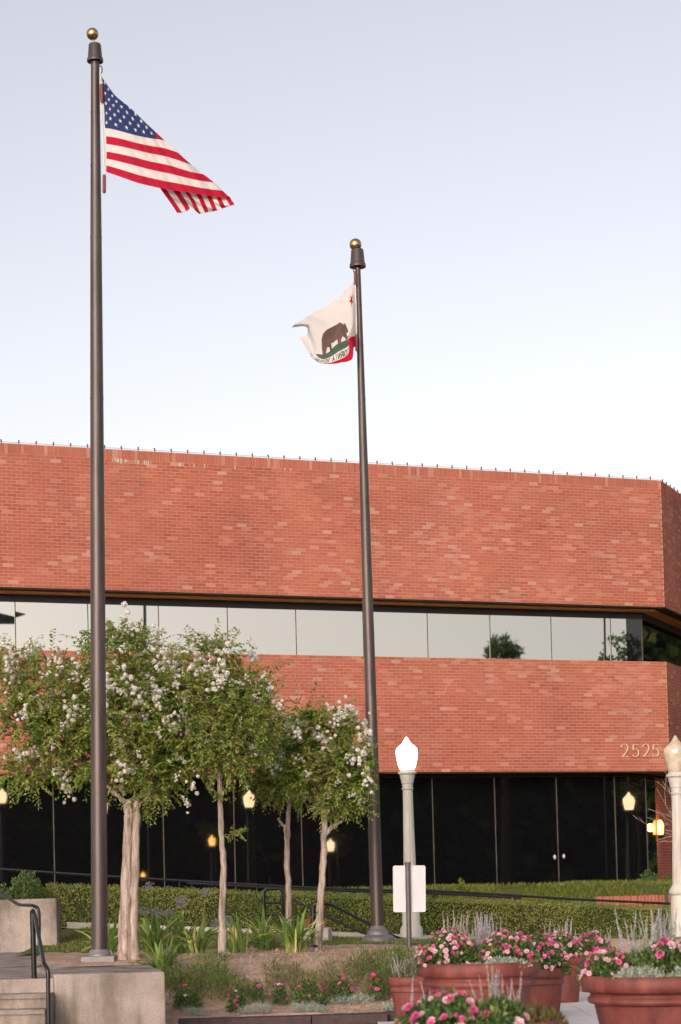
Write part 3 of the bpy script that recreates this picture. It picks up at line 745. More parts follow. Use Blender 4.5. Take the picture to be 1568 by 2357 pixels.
# s (0 at the pole .. 1 at the fly), t, photo position, depth
cc = [(0, 0, 940, 560, 0), (.25, 0, 790, 730, -.02), (.5, 0, 590, 868, .02), (.75, 0, 400, 980, -.02), (.93, 0, 245, 1075, .0), (1, 0, 222, 1100, .06),
      (0, .25, 950, 740, 0), (.15, .2, 905, 800, -.06), (.5, .2, 640, 960, -.03), (.8, .2, 420, 1060, .0),
      (0, .5, 962, 960, 0), (.13, .45, 925, 1010, -.08), (.32, .43, 868, 1120, -.10), (.5, .36, 760, 1065, -.08), (.7, .45, 560, 1190, .0), (.83, .45, 440, 1160, .04),
      (.35, .68, 855, 1265, -.12), (.45, .69, 740, 1335, -.12), (.56, .69, 690, 1385, -.10), (.68, .69, 590, 1440, -.04), (.52, .56, 690, 1260, -.10),
      (0, .83, 966, 1190, 0), (.1, .8, 905, 1180, -.16), (.2, .83, 868, 1240, -.17), (.30, .86, 882, 1390, -.13), (.31, .77, 872, 1365, -.12), (.38, .77, 800, 1402, -.13), (.46, .78, 738, 1440, -.13),
      (.54, .79, 668, 1480, -.12), (.65, .79, 580, 1498, -.09), (.75, .79, 505, 1472, -.04), (.87, .8, 440, 1415, .03),
      (0, 1, 968, 1330, 0), (.1, 1, 940, 1330, -.14), (.2, 1, 932, 1400, -.15), (.3, 1, 916, 1468, -.14), (.45, 1, 790, 1505, -.14), (.6, 1, 680, 1520, -.09), (.75, 1, 540, 1490, .03), (.9, 1, 440, 1395, .10), (1, 1, 350, 1240, .13),
      (1, .3, 395, 1095, .14), (1, .5, 400, 1180, .16), (1, .75, 318, 1215, .14), (.92, .45, 420, 1190, .14), (.92, .7, 440, 1330, .10)]
Cf = tps([(c[0] * 1.5, c[1]) for c in cc], [(c[2], c[3], c[4] * 600) for c in cc])
def ca_pos(s, t):
    r = Cf(np.c_[s, t]); P2 = zz2(r[:, :2]); d = r[:, 2] / 600 + .012 * np.sin(17 * (s + .5 * t)) * np.clip(s, 0, 1)
    return np.stack([P(x, y, DC + q) for (x, y), q in zip(P2, d)])
LET = {'C': [[(1, .85), (.7, 1), (.3, 1), (0, .8), (0, .2), (.3, 0), (.7, 0), (1, .15)]], 'A': [[(0, 0), (.5, 1), (1, 0)], [(.2, .38), (.8, .38)]], 'L': [[(0, 1), (0, 0), (.9, 0)]], 'I': [[(.5, 0), (.5, 1)]],
       'F': [[(0, 0), (0, 1), (.9, 1)], [(0, .52), (.7, .52)]], 'O': [[(.3, 0), (0, .25), (0, .75), (.3, 1), (.7, 1), (1, .75), (1, .25), (.7, 0), (.3, 0)]], 'R': [[(0, 0), (0, 1), (.7, 1), (1, .78), (.7, .52), (0, .52)], [(.5, .52), (1, 0)]],
       'N': [[(0, 0), (0, 1), (1, 0), (1, 1)]], 'E': [[(.9, 1), (0, 1), (0, 0), (.9, 0)], [(0, .52), (.7, .52)]], 'P': [[(0, 0), (0, 1), (.7, 1), (1, .78), (.7, .5), (0, .5)]], 'U': [[(0, 1), (0, .25), (.3, 0), (.7, 0), (1, .25), (1, 1)]],
       'B': [[(0, 0), (0, 1), (.7, 1), (.95, .78), (.7, .53), (0, .53)], [(.7, .53), (1, .27), (.7, 0), (0, 0)]]}
BEAR = [(.475, .475), (.495, .41), (.512, .385), (.512, .335), (.532, .355), (.548, .33), (.565, .365), (.62, .345), (.70, .335), (.78, .36), (.86, .375), (.94, .39), (1.01, .43), (1.055, .50), (1.065, .59), (1.05, .66), (1.03, .705), (.985, .715), (.955, .695), (.985, .64), (.955, .59), (.905, .60), (.89, .665), (.86, .71), (.815, .705), (.825, .675), (.845, .62), (.825, .575), (.75, .59), (.685, .575), (.665, .635), (.64, .695), (.60, .70), (.595, .675), (.62, .62), (.60, .565), (.575, .59), (.545, .645), (.515, .675), (.475, .668), (.48, .64), (.515, .595), (.535, .535), (.525, .505), (.495, .515)]
def ca_col(s, t):
    r = np.random.default_rng(5); n = len(s)
    C = np.tile(np.array([.73, .71, .705]), (n, 1))
    C[t > .845] = RED
    g = ((s - .77) / .40) ** 2 + ((t - .695) / .045) ** 2 < 1; C[g] = np.array([.07, .15, .10]) * (.7 + .6 * r.random((g.sum(), 1)))
    b = inpoly(BEAR, s, t)
    sh = (.55 + .55 * smoothnoise(21, s, t, .09)) * (.85 + .3 * r.random(n))
    C[b] = (np.array([.17, .112, .098]) * sh[:, None])[b]
    C[star(s, t, .2, .2, .085)] = RED
    for k, ch in enumerate('CALIFORNIA REPUBLIC'):
        if ch == ' ': continue
        x0 = .195 + k * .0595
        for line in LET[ch]:
            for (a0, b0), (a1, b1) in zip(line[:-1], line[1:]):
                ax_, ay = x0 + a0 * .041, .825 - b0 * .068; bx_, by = x0 + a1 * .041, .825 - b1 * .068
                dx, dy = bx_ - ax_, by - ay; u = np.clip(((s - ax_) * dx + (t - ay) * dy) / (dx * dx + dy * dy), 0, 1)
                C[np.hypot(s - ax_ - u * dx, t - ay - u * dy) < .0062] = np.array([.10, .06, .05])
    return C
cf = thing('flag', 'white flag seen from its reverse with a brown bear, curled at the fly end', 'flag', P(819, 645, DC))
obj('flag_cloth', cloth_sheet('flag_cloth', ca_pos, ca_col, 330, 220, 1.5, 0, cf), 'flag_cloth', cf)

# ------------------------------------------------------------------ street lamps
GLOBE = [(.115, 0), (.13, .03), (.15, .09), (.168, .17), (.178, .25), (.181, .305), (.172, .345), (.150, .375), (.115, .405), (.075, .44), (.05, .475), (.03, .515), (.012, .54), (.001, .545)]
def street_lamp(label, base, ztop, globe_mat, group=None, smooth_post=False, gs=1.0, cat='street lamp', paint='lamp_paint'):
    """fluted post with a flared foot, a ringed capital and an acorn globe; ztop is where the globe starts"""
    base = np.array(base, float); H = ztop - base[2]
    th = thing('street_lamp', label, cat, base, group)
    f = lambda a: 1 + .035 * math.cos(a * 12)
    mb = MB(); z0 = .95 if H > 2 else .3
    prof = [(.105, z0), (.103, z0 + .1), (.090, H * .6), (.0785, H - .33)]
    mb.lathe(base, prof, 96, True, f); obj('shaft', mb, paint, th, 30)
    mb = MB().lathe(base, [(.19, -.1), (.19, .12), (.175, .16), (.15, .2), (.145, z0 - .32), (.14, z0 - .2), (.135, z0 - .16), (.165, z0 - .13), (.170, z0 - .10), (.15, z0 - .07), (.12, z0 - .02), (.106, z0 + .01)], 40); obj('foot', mb, paint, th, 35)
    mb = MB().lathe(base, [(.08, H - .335), (.098, H - .325), (.10, H - .31), (.084, H - .295), (.09, H - .26), (.088, H - .24), (.10, H - .225), (.10, H - .21), (.108, H - .17), (.122, H - .12), (.126, H - .085), (.152, H - .07), (.156, H - .05), (.146, H - .032), (.118, H - .025), (.118, H - .002)], 40); obj('capital', mb, paint, th, 35)
    mb = MB().lathe(base + [0, 0, H], [(r * gs, z * gs) for r, z in GLOBE], 40); obj('globe', mb, globe_mat, th, 50)
    return th
DL = 33.1; bL = P(948, 2165, DL); tL = P(936.5, 1772, DL)
street_lamp('cream street lamp with a brightly lit white globe behind the blank sign', (bL[0], bL[1], .62), tL[2], 'lit_globe', 'cream fluted street lamps')
DR = 29.5; bR = P(1569.5, 2165, DR); tR = P(1563, 1777, DR)
street_lamp('cream street lamp with an unlit globe cut off by the right edge', (bR[0], bR[1], .45), tR[2], 'unlit_globe', 'cream fluted street lamps', gs=1.0)

# ------------------------------------------------------------------ blank sign back
DS = 26.5; k = 1 / px(DS); sc = P(942.5, 2046, DS)
sg = thing('road_sign', 'blank white back of a rounded rectangular sign on a dark post', 'sign', P(941, 2215, DS))
def rrect(w, h, r, n=6):
    o = []
    for cx, cy, a0 in ((w - r, h - r, 0), (-w + r, h - r, 90), (-w + r, -h + r, 180), (w - r, -h + r, 270)):
        o += [(cx + r * math.cos(math.radians(a0 + 90 * i / n)), cy + r * math.sin(math.radians(a0 + 90 * i / n))) for i in range(n + 1)]
    return o
rr = rrect(37.5 * k, 53.5 * k, 4.5 * k); nR = len(rr)
def plate(mb, y0, y1, tilt=-.018):
    ct, st_ = math.cos(tilt), math.sin(tilt)
    g = [(x * ct - z * st_, x * st_ + z * ct) for x, z in rr]
    mb.add([(sc[0] + x, sc[1] + y, sc[2] + z) for y in (y0, y1) for x, z in g], [tuple(range(nR)), tuple(range(nR, 2 * nR))[::-1]] + [(i, i + nR, (i + 1) % nR + nR, (i + 1) % nR) for i in range(nR)]); return mb
obj('plate', plate(MB(), .0, .004), 'sign_white', sg)
fr = plate(MB(), .0042, .0052); obj('sign_face', fr, 'leather', sg)
mb = MB(); pb, pt = P(943, 2225, DS), P(938.5, 1986, DS); mb.tube([pb - [0, .032, 0], pt - [0, .032, 0]], .0345, 14); mb.tube([pt - [0, .032, .03], pt - [0, .032, -.008]], .040, 14)
obj('post', mb, 'sign_post', sg, 40)

# ------------------------------------------------------------------ handrails
def rail(mb, pts, r=.021, n=8, rad=.06):
    out = [np.array(pts[0], float)]
    for i in range(1, len(pts) - 1):
        a, b, c = (np.array(p, float) for p in pts[i - 1:i + 2]); d0, d1 = unit(a - b), unit(c - b)
        q = min(rad, np.linalg.norm(a - b) * .4, np.linalg.norm(c - b) * .4)
        for t in np.linspace(0, 1, 5): out.append((b + d0 * q) * (1 - t) ** 2 + 2 * b * t * (1 - t) + (b + d1 * q) * t ** 2)
    out.append(np.array(pts[-1], float)); return mb.tube(out, r, n)
def ramp_rail(label, D, pxs, posts):
    pts = [P(x, y, D) for x, y in pxs]; t = thing('handrail', label, 'handrail', pts[len(pts) // 2] - [0, 0, 1])
    obj('top_rail', MB().tube(pts, .022, 8), 'rail_paint', t, 40)
    X = np.array([p[0] for p in pts]); Z = np.array([p[2] for p in pts])
    for x in posts:
        z = np.interp(x, X, Z); obj('post', MB().tube([(x, D, float(hedge_base(x))), (x, D, z - .01)], .018, 8), 'rail_paint', t)
    return t
ramp_rail('long dark ramp handrail just above the hedge, falling to the right', 35.5, [(-150, 1993), (0, 2000.5), (205, 2014.5), (439, 2028.5), (669, 2041.5), (853, 2048.5), (984, 2050), (1150, 2059), (1318, 2070), (1516, 2079), (1700, 2088)], np.arange(-7, 7, 1.37))
ramp_rail('thinner second handrail close beneath the long one, along the far edge of the ramp', 37.2, [(430, 2033), (669, 2046), (853, 2053), (984, 2055.5), (1090, 2061), (1200, 2068)], np.arange(-2.8, 3.3, 1.5))
# guard and stair rails in front of the hedge
t = thing('guard_rail', 'dark two bar guard rail standing against the hedge left of the thin trunk', 'handrail', P(630, 2140, 33))
D = 33.0
mb = rail(MB(), [P(608, 2140, D), P(608, 2047, D), P(650, 2046, D), P(650.5, 2140, D)], .026); obj('frame', mb, 'rail_paint', t, 40)
for y in (2079, 2107): obj('bar', MB().tube([P(608, y, D), P(650, y, D)], .018, 8), 'rail_paint', t)
t = thing('handrail', 'stair handrail slanting down to the right from the guard rail', 'handrail', P(760, 2150, 31.5))
mb = rail(MB(), [P(652, 2052, 32.8), P(655, 2064, 32.7), P(837, 2149, 30.9), P(866, 2151, 30.8)], .021); obj('top_rail', mb, 'rail_paint', t, 40)
t = thing('handrail', 'curved stair handrail on a thick post beside the slanting trunk', 'handrail', P(721, 2180, 29.2))
mb = rail(MB(), [P(720.5, 2182, 29.2), P(721, 2090, 29.2), P(735, 2081, 29.2), P(760, 2081, 29.3), P(856, 2130, 30.3), P(887, 2146, 30.6), P(925, 2162, 30.9), P(958, 2162, 31.1), P(966, 2185, 31.1)], .022, 8, .08); obj('top_rail', mb, 'rail_paint', t, 40)
obj('post', MB().tube([P(720.5, 2185, 29.21), P(721, 2096, 29.21)], .040, 10), 'rail_paint', t, 40)
t = thing('handrail', 'dark handrail sloping down the steps in front of the pedestal', 'handrail', P(79, 2249, 21.1))
D1, D2 = 21.1, 19.9
mb = rail(MB(), [P(79, 2250, D1), P(74.5, 2093, D1), P(80, 2106, D1 - .05), P(101, 2218, D2), P(110.5, 2232, D2 - .06), P(113, 2480, D2 - .06)], .0215, 10, .07); obj('top_rail', mb, 'rail_paint', t, 40)
obj('post', MB().tube([P(79, 2252, D1 + .004), P(74.6, 2097, D1 + .004)], .029, 10), 'rail_paint', t, 40)
t = thing('handrail', 'dark handrail with a bent end at the back of the landing', 'handrail', P(90, 2195, 27.5))
mb = rail(MB(), [P(-60, 2024, 29.0), P(0, 2056, 28.6), P(43, 2083, 28), P(74, 2084, 27.6), P(87, 2090, 27.5), P(90, 2102, 27.5), P(90.5, 2200, 27.5)], .024, 10, .07); obj('top_rail', mb, 'rail_paint', t, 40)
# bench
D = 32.2; t = thing('bench', 'low red brown bench half hidden behind the slanting trunk and handrail', 'bench', P(723, 2150, D))
a, b = P(697, 2116, D), P(750, 2116, D); zb = a[2]
for k_, (dz, dy) in enumerate([(0, 0), (0, .13), (0, .26)]): obj('seat_slat', MB().box(((a[0] + b[0]) / 2, D + dy, zb - .03), ((b[0] - a[0]) / 2, .055, .03)), 'bench_wood', t)
obj('front_board', MB().box(((a[0] + b[0]) / 2, D - .06, zb - .07), ((b[0] - a[0]) / 2, .02, .06)), 'bench_wood', t)
for x in (a[0] + .06, b[0] - .06): obj('leg', MB().box((x, D + .13, zb - .28), (.03, .14, .218)), 'black_metal', t)

# ------------------------------------------------------------------ trees
def spray_leaves(p0, d, L, droop, K, ll, lw):
    """pinnate looking sprays: K paired leaves along each arching shoot"""
    n = len(p0); up = np.array([0, 0, 1.])
    side = unit(np.cross(d, up) + rng.normal(size=(n, 3)) * .25)
    P_, D_, N_, LL, WW = [], [], [], [], []
    for k in range(K):
        t = (k + .6) / K; sg = 1 if k % 2 else -1
        pos = p0 + d * (L * t)[:, None]; pos[:, 2] -= droop * t * t
        tang = d.copy(); tang[:, 2] -= droop / L * 2 * t
        dd_ = unit(tang) * .55 + side * sg * .85 + rng.normal(size=(n, 3)) * .28; dd_[:, 2] -= .22
        P_.append(pos); D_.append(dd_); N_.append(up + rng.normal(size=(n, 3)) * .45)
        f = (1 - .35 * t) * rng.uniform(.7, 1.15, n); LL.append(ll * f); WW.append(lw * f)
    tip = p0 + d * L[:, None]; tip[:, 2] -= droop
    return leaves(np.concatenate(P_), np.concatenate(D_), np.concatenate(N_), np.concatenate(LL), np.concatenate(WW)), tip
def puff_mesh(name, mat, puffs, rad, fl, size, stretch=1.5):
    V = []
    for _ in range(puffs):
        c = rng.normal(size=3) * rad * np.array([.52, .52, .52 * stretch]); r = rad * rng.uniform(.2, .36)
        q = rnd_dir(fl); pos = c + q * r * rng.uniform(.6, 1.05, (fl, 1))
        a = unit(np.cross(q, rnd_dir(fl))); b = np.cross(q, a); s_ = (size * rng.uniform(.6, 1.2, (fl, 1)))
        k = q * size * rng.uniform(-.4, .5, (fl, 1))
        V.append(np.stack([pos - a * s_ - b * s_ * .6, pos + a * s_ - b * s_ * .7 + k, pos + a * s_ * .8 + b * s_, pos - a * s_ + b * s_ * .8 + k], 1))
    me = npmesh(name, np.concatenate(V), 4); me.materials.append(MATS[mat]); return me
BLOS = [puff_mesh('blossom', 'white_petal', int(rng.integers(8, 13)), .092, 32, .0115) for _ in range(6)]
def crape(label, base, stems, lobes, nspray, nblos, D, bsc=(.55, 1.05), ll=.080, seed=0, extra=None, blos_bias=.35):
    t = thing('crape_myrtle_tree', label, 'tree', base, 'white flowering crape myrtles in the bed')
    mb = MB(); tops = []
    for pts, dep, rad in stems:
        pp = [P(x, y, D + dp) for (x, y), dp in zip(pts, dep)]
        # resample with a little wobble
        q = []; rr_ = []
        for i in range(len(pp) - 1):
            for s_ in np.linspace(0, 1, 7)[:-1]:
                q.append(pp[i] * (1 - s_) + pp[i + 1] * s_ + rng.normal(size=3) * .005); rr_.append((rad[i] * (1 - s_) + rad[i + 1] * s_) * rng.uniform(.88, 1.12))
        q.append(pp[-1]); rr_.append(rad[-1]); mb.tube(q, rr_, 12); tops.append((pp[-1], rad[-1]))
    obj('trunk', mb, 'bark', t, 70)
    lb = [(P(x, y, D + dp), np.array([rx / px(D), ry_, rz / px(D)])) for x, y, rx, rz, dp, ry_ in lobes]
    mb = MB(); tips = []
    for c, R in lb:
        o, r0 = min(tops, key=lambda q: np.linalg.norm(q[0] - c))
        mid = (o + c) / 2 + np.array([0, 0, -.12]) + rng.normal(size=3) * .06
        cur = [o * (1 - s_) ** 2 + 2 * mid * s_ * (1 - s_) + c * s_ * s_ for s_ in np.linspace(0, 1, 7)]
        mb.tube(cur, np.linspace(min(r0 * .6, .04), .012, 7), 7)
        for _ in range(7):
            e = c + rnd_dir(1)[0] * R * .75; st_ = cur[int(rng.integers(3, 7))]; m_ = (st_ + e) / 2 + [0, 0, .05]
            mb.tube([st_, m_, e], [.010, .007, .003], 5); tips.append(e)
    obj('branches', mb, 'twig_bark', t, 70)
    w = np.array([R[0] * R[2] for _, R in lb]); pick = rng.choice(len(lb), nspray, p=w / w.sum())
    cs = np.array([lb[i][0] for i in pick]); Rs = np.array([lb[i][1] for i in pick])
    v = rnd_dir(nspray); rad = rng.uniform(.15, 1, nspray) ** .5
    p0 = cs + v * Rs * (rad * .86)[:, None]
    d = unit(v * .75 + np.array([0, 0, .30]) + rng.normal(size=(nspray, 3)) * .45)
    L = rng.uniform(.16, .36, nspray); L = np.where((rad > .8) & (v[:, 2] > .1), L * 1.25, L)
    far = (rng.random(nspray) < .07) & (v[:, 2] > -.1); p0[far] = cs[far] + v[far] * Rs[far] * .9; far &= (cs[:, 0] + v[:, 0] * Rs[:, 0]) / cs[:, 1] * F + 784 < 790; L[far] = rng.uniform(.38, .62, far.sum()); d[far] = unit(v[far] + np.array([0, 0, .35]))
    over = (p0[:, 0] + d[:, 0] * L) / p0[:, 1] * F + 784 > 872; L[over] *= .5; d[over, 0] *= -.3
    tall = p0[:, 2] + d[:, 2] * L > 4.98; L[tall] *= .4
    dr_ = rng.uniform(.02, .14, nspray); dr_[far] = rng.uniform(.10, .26, far.sum())
    (V, Fc), tip = spray_leaves(p0, d, L, dr_, 16, ll, ll * .50)
    rad = np.where(far, 1.3, rad)
    parts = [(V, Fc)]
    if extra is not None:
        for (x, y, dx, dy, n_) in extra:
            e0 = P(x, y, D - .02); dir_ = unit(P(x + dx, y + dy, D - .25) - e0)
            ln = math.hypot(dx, dy) / px(D)
            p_ = e0 + np.outer(rng.random(n_), dir_ * ln * .8); (V2, F2), _ = spray_leaves(p_, unit(dir_ + rng.normal(size=(n_, 3)) * .5), np.full(n_, .14), np.full(n_, .02), 9, ll * .7, ll * .36); parts.append((V2, F2))
    V, Fc = join(parts)
    obj('crown', npmesh('crown', V, 3, False, Fc), 'crape_leaf', t)
    # blossom panicles on outer shoots, most at the top and the rim
    out = (rad > .55) * (rng.random(nspray) < .9)
    sc_ = out * (np.clip(v[:, 2] + .55, .05, 2)) * (1.1 - v[:, 1] * .7 + blos_bias * np.abs(v[:, 0]))
    idx = rng.choice(nspray, nblos, replace=False, p=sc_ / sc_.sum())
    for i in idx:
        inst('blossom', random.choice(BLOS), t, tip[i] + rng.normal(size=3) * .02, (random.uniform(-.7, .7), random.uniform(-.7, .7), random.random() * 6), random.uniform(*bsc) * (1.0 if v[i, 2] > .25 else .75) * (.5 if v[i, 1] < -.35 and abs(v[i, 0]) < .6 and v[i, 2] < .6 else 1))
    return t
crape('big spreading white flowered crape myrtle with a thick fluted double trunk', P(296, 2200, 25.2),
      [([(288, 2215), (289, 2120), (293, 1990), (297, 1880), (295, 1842)], [0, 0, 0, 0, 0], [.096, .080, .070, .062, .055]),
       ([(310, 2215), (309, 2120), (311, 1990), (313, 1880), (316, 1838)], [-.03, -.03, -.03, -.02, .03], [.062, .052, .050, .052, .044]),
       ([(300, 1850), (275, 1838), (246, 1808), (205, 1770)], [0, -.05, -.1, -.1], [.035, .026, .024, .018])],
      [(40, 1640, 80, 58, -.1, .5), (120, 1585, 105, 75, 0, .6), (165, 1680, 110, 70, -.1, .6), (275, 1505, 92, 72, .1, .6), (290, 1640, 130, 110, -.1, .8), (390, 1570, 75, 60, .2, .6), (390, 1690, 100, 95, -.1, .7), (230, 1760, 130, 48, .1, .6), (60, 1775, 85, 38, .1, .5), (350, 1790, 62, 62, -.1, .5), (10, 1530, 55, 35, 0, .4)], 2700, 190, 25.2, (.7, 1.4), extra=[(330, 1840, 20, 60, 12)])
crape('slim white flowered crape myrtle with a thin pale trunk, second from the left flagpole', P(512, 2207, 24.5),
      [([(512, 2215), (511, 2110), (515, 1995), (509, 1900), (506, 1800), (503, 1770)], [0, 0, 0, 0, 0, 0], [.060, .043, .036, .036, .030, .026])],
      [(530, 1640, 100, 80, 0, .6), (565, 1580, 65, 45, .1, .4), (490, 1700, 85, 75, -.1, .6), (600, 1655, 52, 55, 0, .4), (535, 1745, 75, 42, 0, .5), (455, 1590, 70, 60, 0, .5), (480, 1500, 60, 38, 0, .3), (430, 1740, 50, 60, .3, .4)], 1120, 84, 24.9, (.65, 1.4), extra=[(514, 1925, 60, -22, 26), (508, 1850, -14, -40, 8)])
crape('small crape myrtle with a dark crown and crooked thin trunk beside the dark guard rail', P(664, 2165, 27.6),
      [([(664, 2175), (666, 2060), (660, 1960), (663, 1880), (668, 1840)], [0, 0, 0, 0, 0], [.058, .043, .037, .034, .028]), ([(661, 1940), (655, 1905), (640, 1885)], [0, 0, 0], [.026, .022, .016])],
      [(655, 1790, 62, 58, .1, .45), (640, 1715, 42, 50, 0, .35), (690, 1740, 48, 66, .1, .4), (615, 1790, 42, 34, 0, .3)], 560, 30, 27.8, (.75, 1.3))
crape('white flowered crape myrtle with a slanting trunk and a round crown, nearest the far flagpole', P(731, 2197, 26.2),
      [([(730, 2205), (734, 2140), (740, 2060), (745, 1985), (748, 1900), (746, 1840)], [0, 0, 0, 0, 0, 0], [.072, .052, .046, .043, .040, .030]), ([(750, 1920), (766, 1902), (786, 1890)], [0, 0, 0], [.03, .025, .018])],
      [(745, 1700, 72, 66, 0, .5), (700, 1670, 32, 40, 0, .3), (790, 1680, 18, 58, 0, .2), (735, 1780, 78, 66, -.1, .55), (800, 1790, 62, 56, -.1, .45), (838, 1755, 28, 42, -.3, .3), (690, 1760, 40, 55, 0, .3), (785, 1850, 52, 30, 0, .35)], 1050, 60, 26.2, (.7, 1.25), extra=[(840, 1850, 30, -20, 8)])
mb = MB(); mb.tube([P(731, 2181, 26.2), P(731.3, 2175, 26.2)], .062, 12)
tr = [o for o in bpy.data.objects if o.name.startswith('crape_myrtle_tree')][-1]; obj('tree_tie', mb, 'black_metal', tr, 40)

# ------------------------------------------------------------------ hedge
HY0, HY1 = 34.0, 34.95; HX0, HX1 = -5.03, 10.6
hg = thing('hedge', 'long clipped green box hedge along the ramp behind the flower bed', 'hedge', (0, 34.5, .6))
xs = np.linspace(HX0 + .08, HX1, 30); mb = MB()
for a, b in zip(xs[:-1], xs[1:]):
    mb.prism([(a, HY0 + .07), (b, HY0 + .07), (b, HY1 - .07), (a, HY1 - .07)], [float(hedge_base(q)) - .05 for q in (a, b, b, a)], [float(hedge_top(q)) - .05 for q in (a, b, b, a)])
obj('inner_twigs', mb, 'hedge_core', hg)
def hedge_pts(n, face):
    x = rng.uniform(HX0, HX1, n); h = rng.random(n); zb, zt = hedge_base(x) - .02, hedge_top(x)
    lump = lambda a, b: (smoothnoise(31, a, b, .3) - .5) * .09 + (smoothnoise(32, a, b, .1) - .5) * .06
    if face == 'front':
        z = zb + (zt - zb) * h; y = HY0 + lump(x, z) + rng.uniform(-.02, .07, n) + .05 * (1 - h); nr = np.array([0, -1., .15])
    elif face == 'top':
        y = HY0 + (HY1 - HY0) * h; z = zt + lump(x, y) * .7 + rng.uniform(-.05, .02, n); nr = np.array([0, -.25, 1.])
    elif face == 'back':
        z = zb + (zt - zb) * h; y = HY1 + lump(x, z) - rng.uniform(-.02, .07, n); nr = np.array([0, 1., .15])
    else:
        y = HY0 + (HY1 - HY0) * h; x = np.full(n, HX0) + rng.uniform(-.03, .06, n); z = hedge_base(x) + rng.random(n) * (hedge_top(x) - hedge_base(x)); nr = np.array([-1., 0, .1])
    Pn = np.stack([x, y, z], 1); Nn = nr + rng.normal(size=(n, 3)) * .55
    D_ = np.cross(Nn, rnd_dir(n)); D_[:, 2] += .25
    return leaves(Pn, D_, Nn, rng.uniform(.024, .045, n), rng.uniform(.014, .025, n))
V, Fc = join([hedge_pts(37000, 'front'), hedge_pts(15000, 'top'), hedge_pts(6000, 'back'), hedge_pts(1600, 'end')])
obj('foliage', npmesh('foliage', V, 3, False, Fc), 'hedge_leaf', hg)

# ------------------------------------------------------------------ grass
def blades(name, x, y, zf, h, w, mat, lean=.5):
    n = len(x); z = zf(x, y); a = rng.uniform(0, 2 * math.pi, n); hh_ = h * rng.uniform(.5, 1.3, n)
    b = np.stack([x, y, z], 1); s_ = np.stack([np.cos(a), np.sin(a), a * 0], 1) * (w * rng.uniform(.6, 1.3, n))[:, None]
    l = np.stack([np.cos(a + 1.5), np.sin(a + 1.5), a * 0], 1) * (hh_ * lean * rng.random(n))[:, None]
    tip = b + l; tip[:, 2] += hh_; m_ = b + l * .35; m_[:, 2] += hh_ * .6
    V = np.stack([b - s_, b + s_, m_ + s_ * .8, tip, m_ - s_ * .8], 1); me = npmesh(name, V, 5); o = obj(name, me, mat); o['kind'] = 'stuff'; return o
n = 34000; x = rng.uniform(-4.3, 4.5, n); y = rng.uniform(28.05, 33.28, n); blades('lawn_grass', x, y, lawn_h, .05, .004, 'grass_blade')
n = 34000; x = rng.uniform(-1.5, 8.6, n); y = rng.uniform(37.5, 46.0, n); k = (y < 42.6 + .394 * x - .95) & (smoothnoise(41, x, y, .7) > .25 + .2 * rng.random(n))
x, y = x[k], y[k]; blades('bank_grass', x, y, lambda a, b: bank_h(a, b) - .02, .11, .007, 'bank_blade', .9)
# ------------------------------------------------------------------ loose plant builders
def dome(name, c, rx, ry, h, n, ll, lw, mat, parent, upright=.5, shell=.35, kind=None):
    v = rnd_dir(n); v[:, 2] = np.abs(v[:, 2]); r = rng.uniform(shell, 1, n) ** .5
    p = np.array(c) + v * np.array([rx, ry, h]) * r[:, None]
    lump = 1 + .25 * (smoothnoise(int(rng.integers(50, 99)), v[:, 0] * 2, v[:, 1] * 2 + v[:, 2], .5) - .5); p = np.array(c) + (p - np.array(c)) * lump[:, None]
    d = unit(v * .8 + np.array([0, 0, upright]) + rng.normal(size=(n, 3)) * .5)
    V, Fc = leaves(p, d, v + rng.normal(size=(n, 3)) * .6 + [0, 0, .4], ll * rng.uniform(.6, 1.2, n), lw * rng.uniform(.7, 1.2, n))
    return obj(name, npmesh(name, V, 3, False, Fc), mat, parent, kind=kind), v, lump
def bloom_mesh(mat, r, two=None):
    k = []
    for ring, (m_, rr_, tilt) in enumerate([(7, 1, .35), (6, .74, .8), (4, .46, 1.4)]):
        a = np.arange(m_) * 2 * math.pi / m_ + ring * .5 + rng.normal(size=m_) * .1
        d = np.stack([np.cos(a), np.sin(a), np.full(m_, tilt)], 1); nn = np.stack([-np.cos(a) * .4, -np.sin(a) * .4, np.ones(m_)], 1)
        k.append(leaves(np.tile([0, 0, .2 * r * ring], (m_, 1)), d, nn, np.full(m_, r * rr_ * 1.05), np.full(m_, r * rr_ * 1.35)))
    V, Fc = join(k); me = npmesh('flower', V, 3, False, Fc); me.materials.append(MATS[mat]); return me
BLOOM = {m: [bloom_mesh(m, 1.0) for _ in range(2)] for m in ('hot_pink', 'pale_pink', 'magenta')}
def spike_mesh(mat):
    """flower spike: stem with small whorled bracts, 1 unit tall"""
    n = 90; t = np.sort(rng.uniform(.32, 1, n)); a = rng.uniform(0, 6.28, n); bend = rng.uniform(-.08, .08)
    p = np.stack([bend * t ** 2, bend * .5 * t ** 2, t], 1)
    d = np.stack([np.cos(a), np.sin(a), np.full(n, .7)], 1); w = .055 * (1.08 - t) ** .5
    V, Fc = leaves(p, d, rnd_dir(n) + [0, 0, 1], w * 1.3, w * .9)
    s_ = MB().tube([(0, 0, 0), (bend * .25, bend * .12, .5), (bend, bend * .5, 1)], [.012, .010, .004], 5)
    sv = np.array(s_.v); tri = []
    for q in s_.f:
        for i in range(1, len(q) - 1): tri.append((q[0], q[i], q[i + 1]))
    V, Fc = join([(V, Fc), (sv, np.array(tri))]); me = npmesh('flower_spike', V, 3, False, Fc); me.materials.append(MATS[mat]); return me
SPIKE = {m: [spike_mesh(m) for _ in range(3)] for m in ('spike_bloom', 'dry_spike', 'silver_leaf')}
def on_dome(c, rx, ry, h, v): return np.array(c) + v * np.array([rx, ry, h])
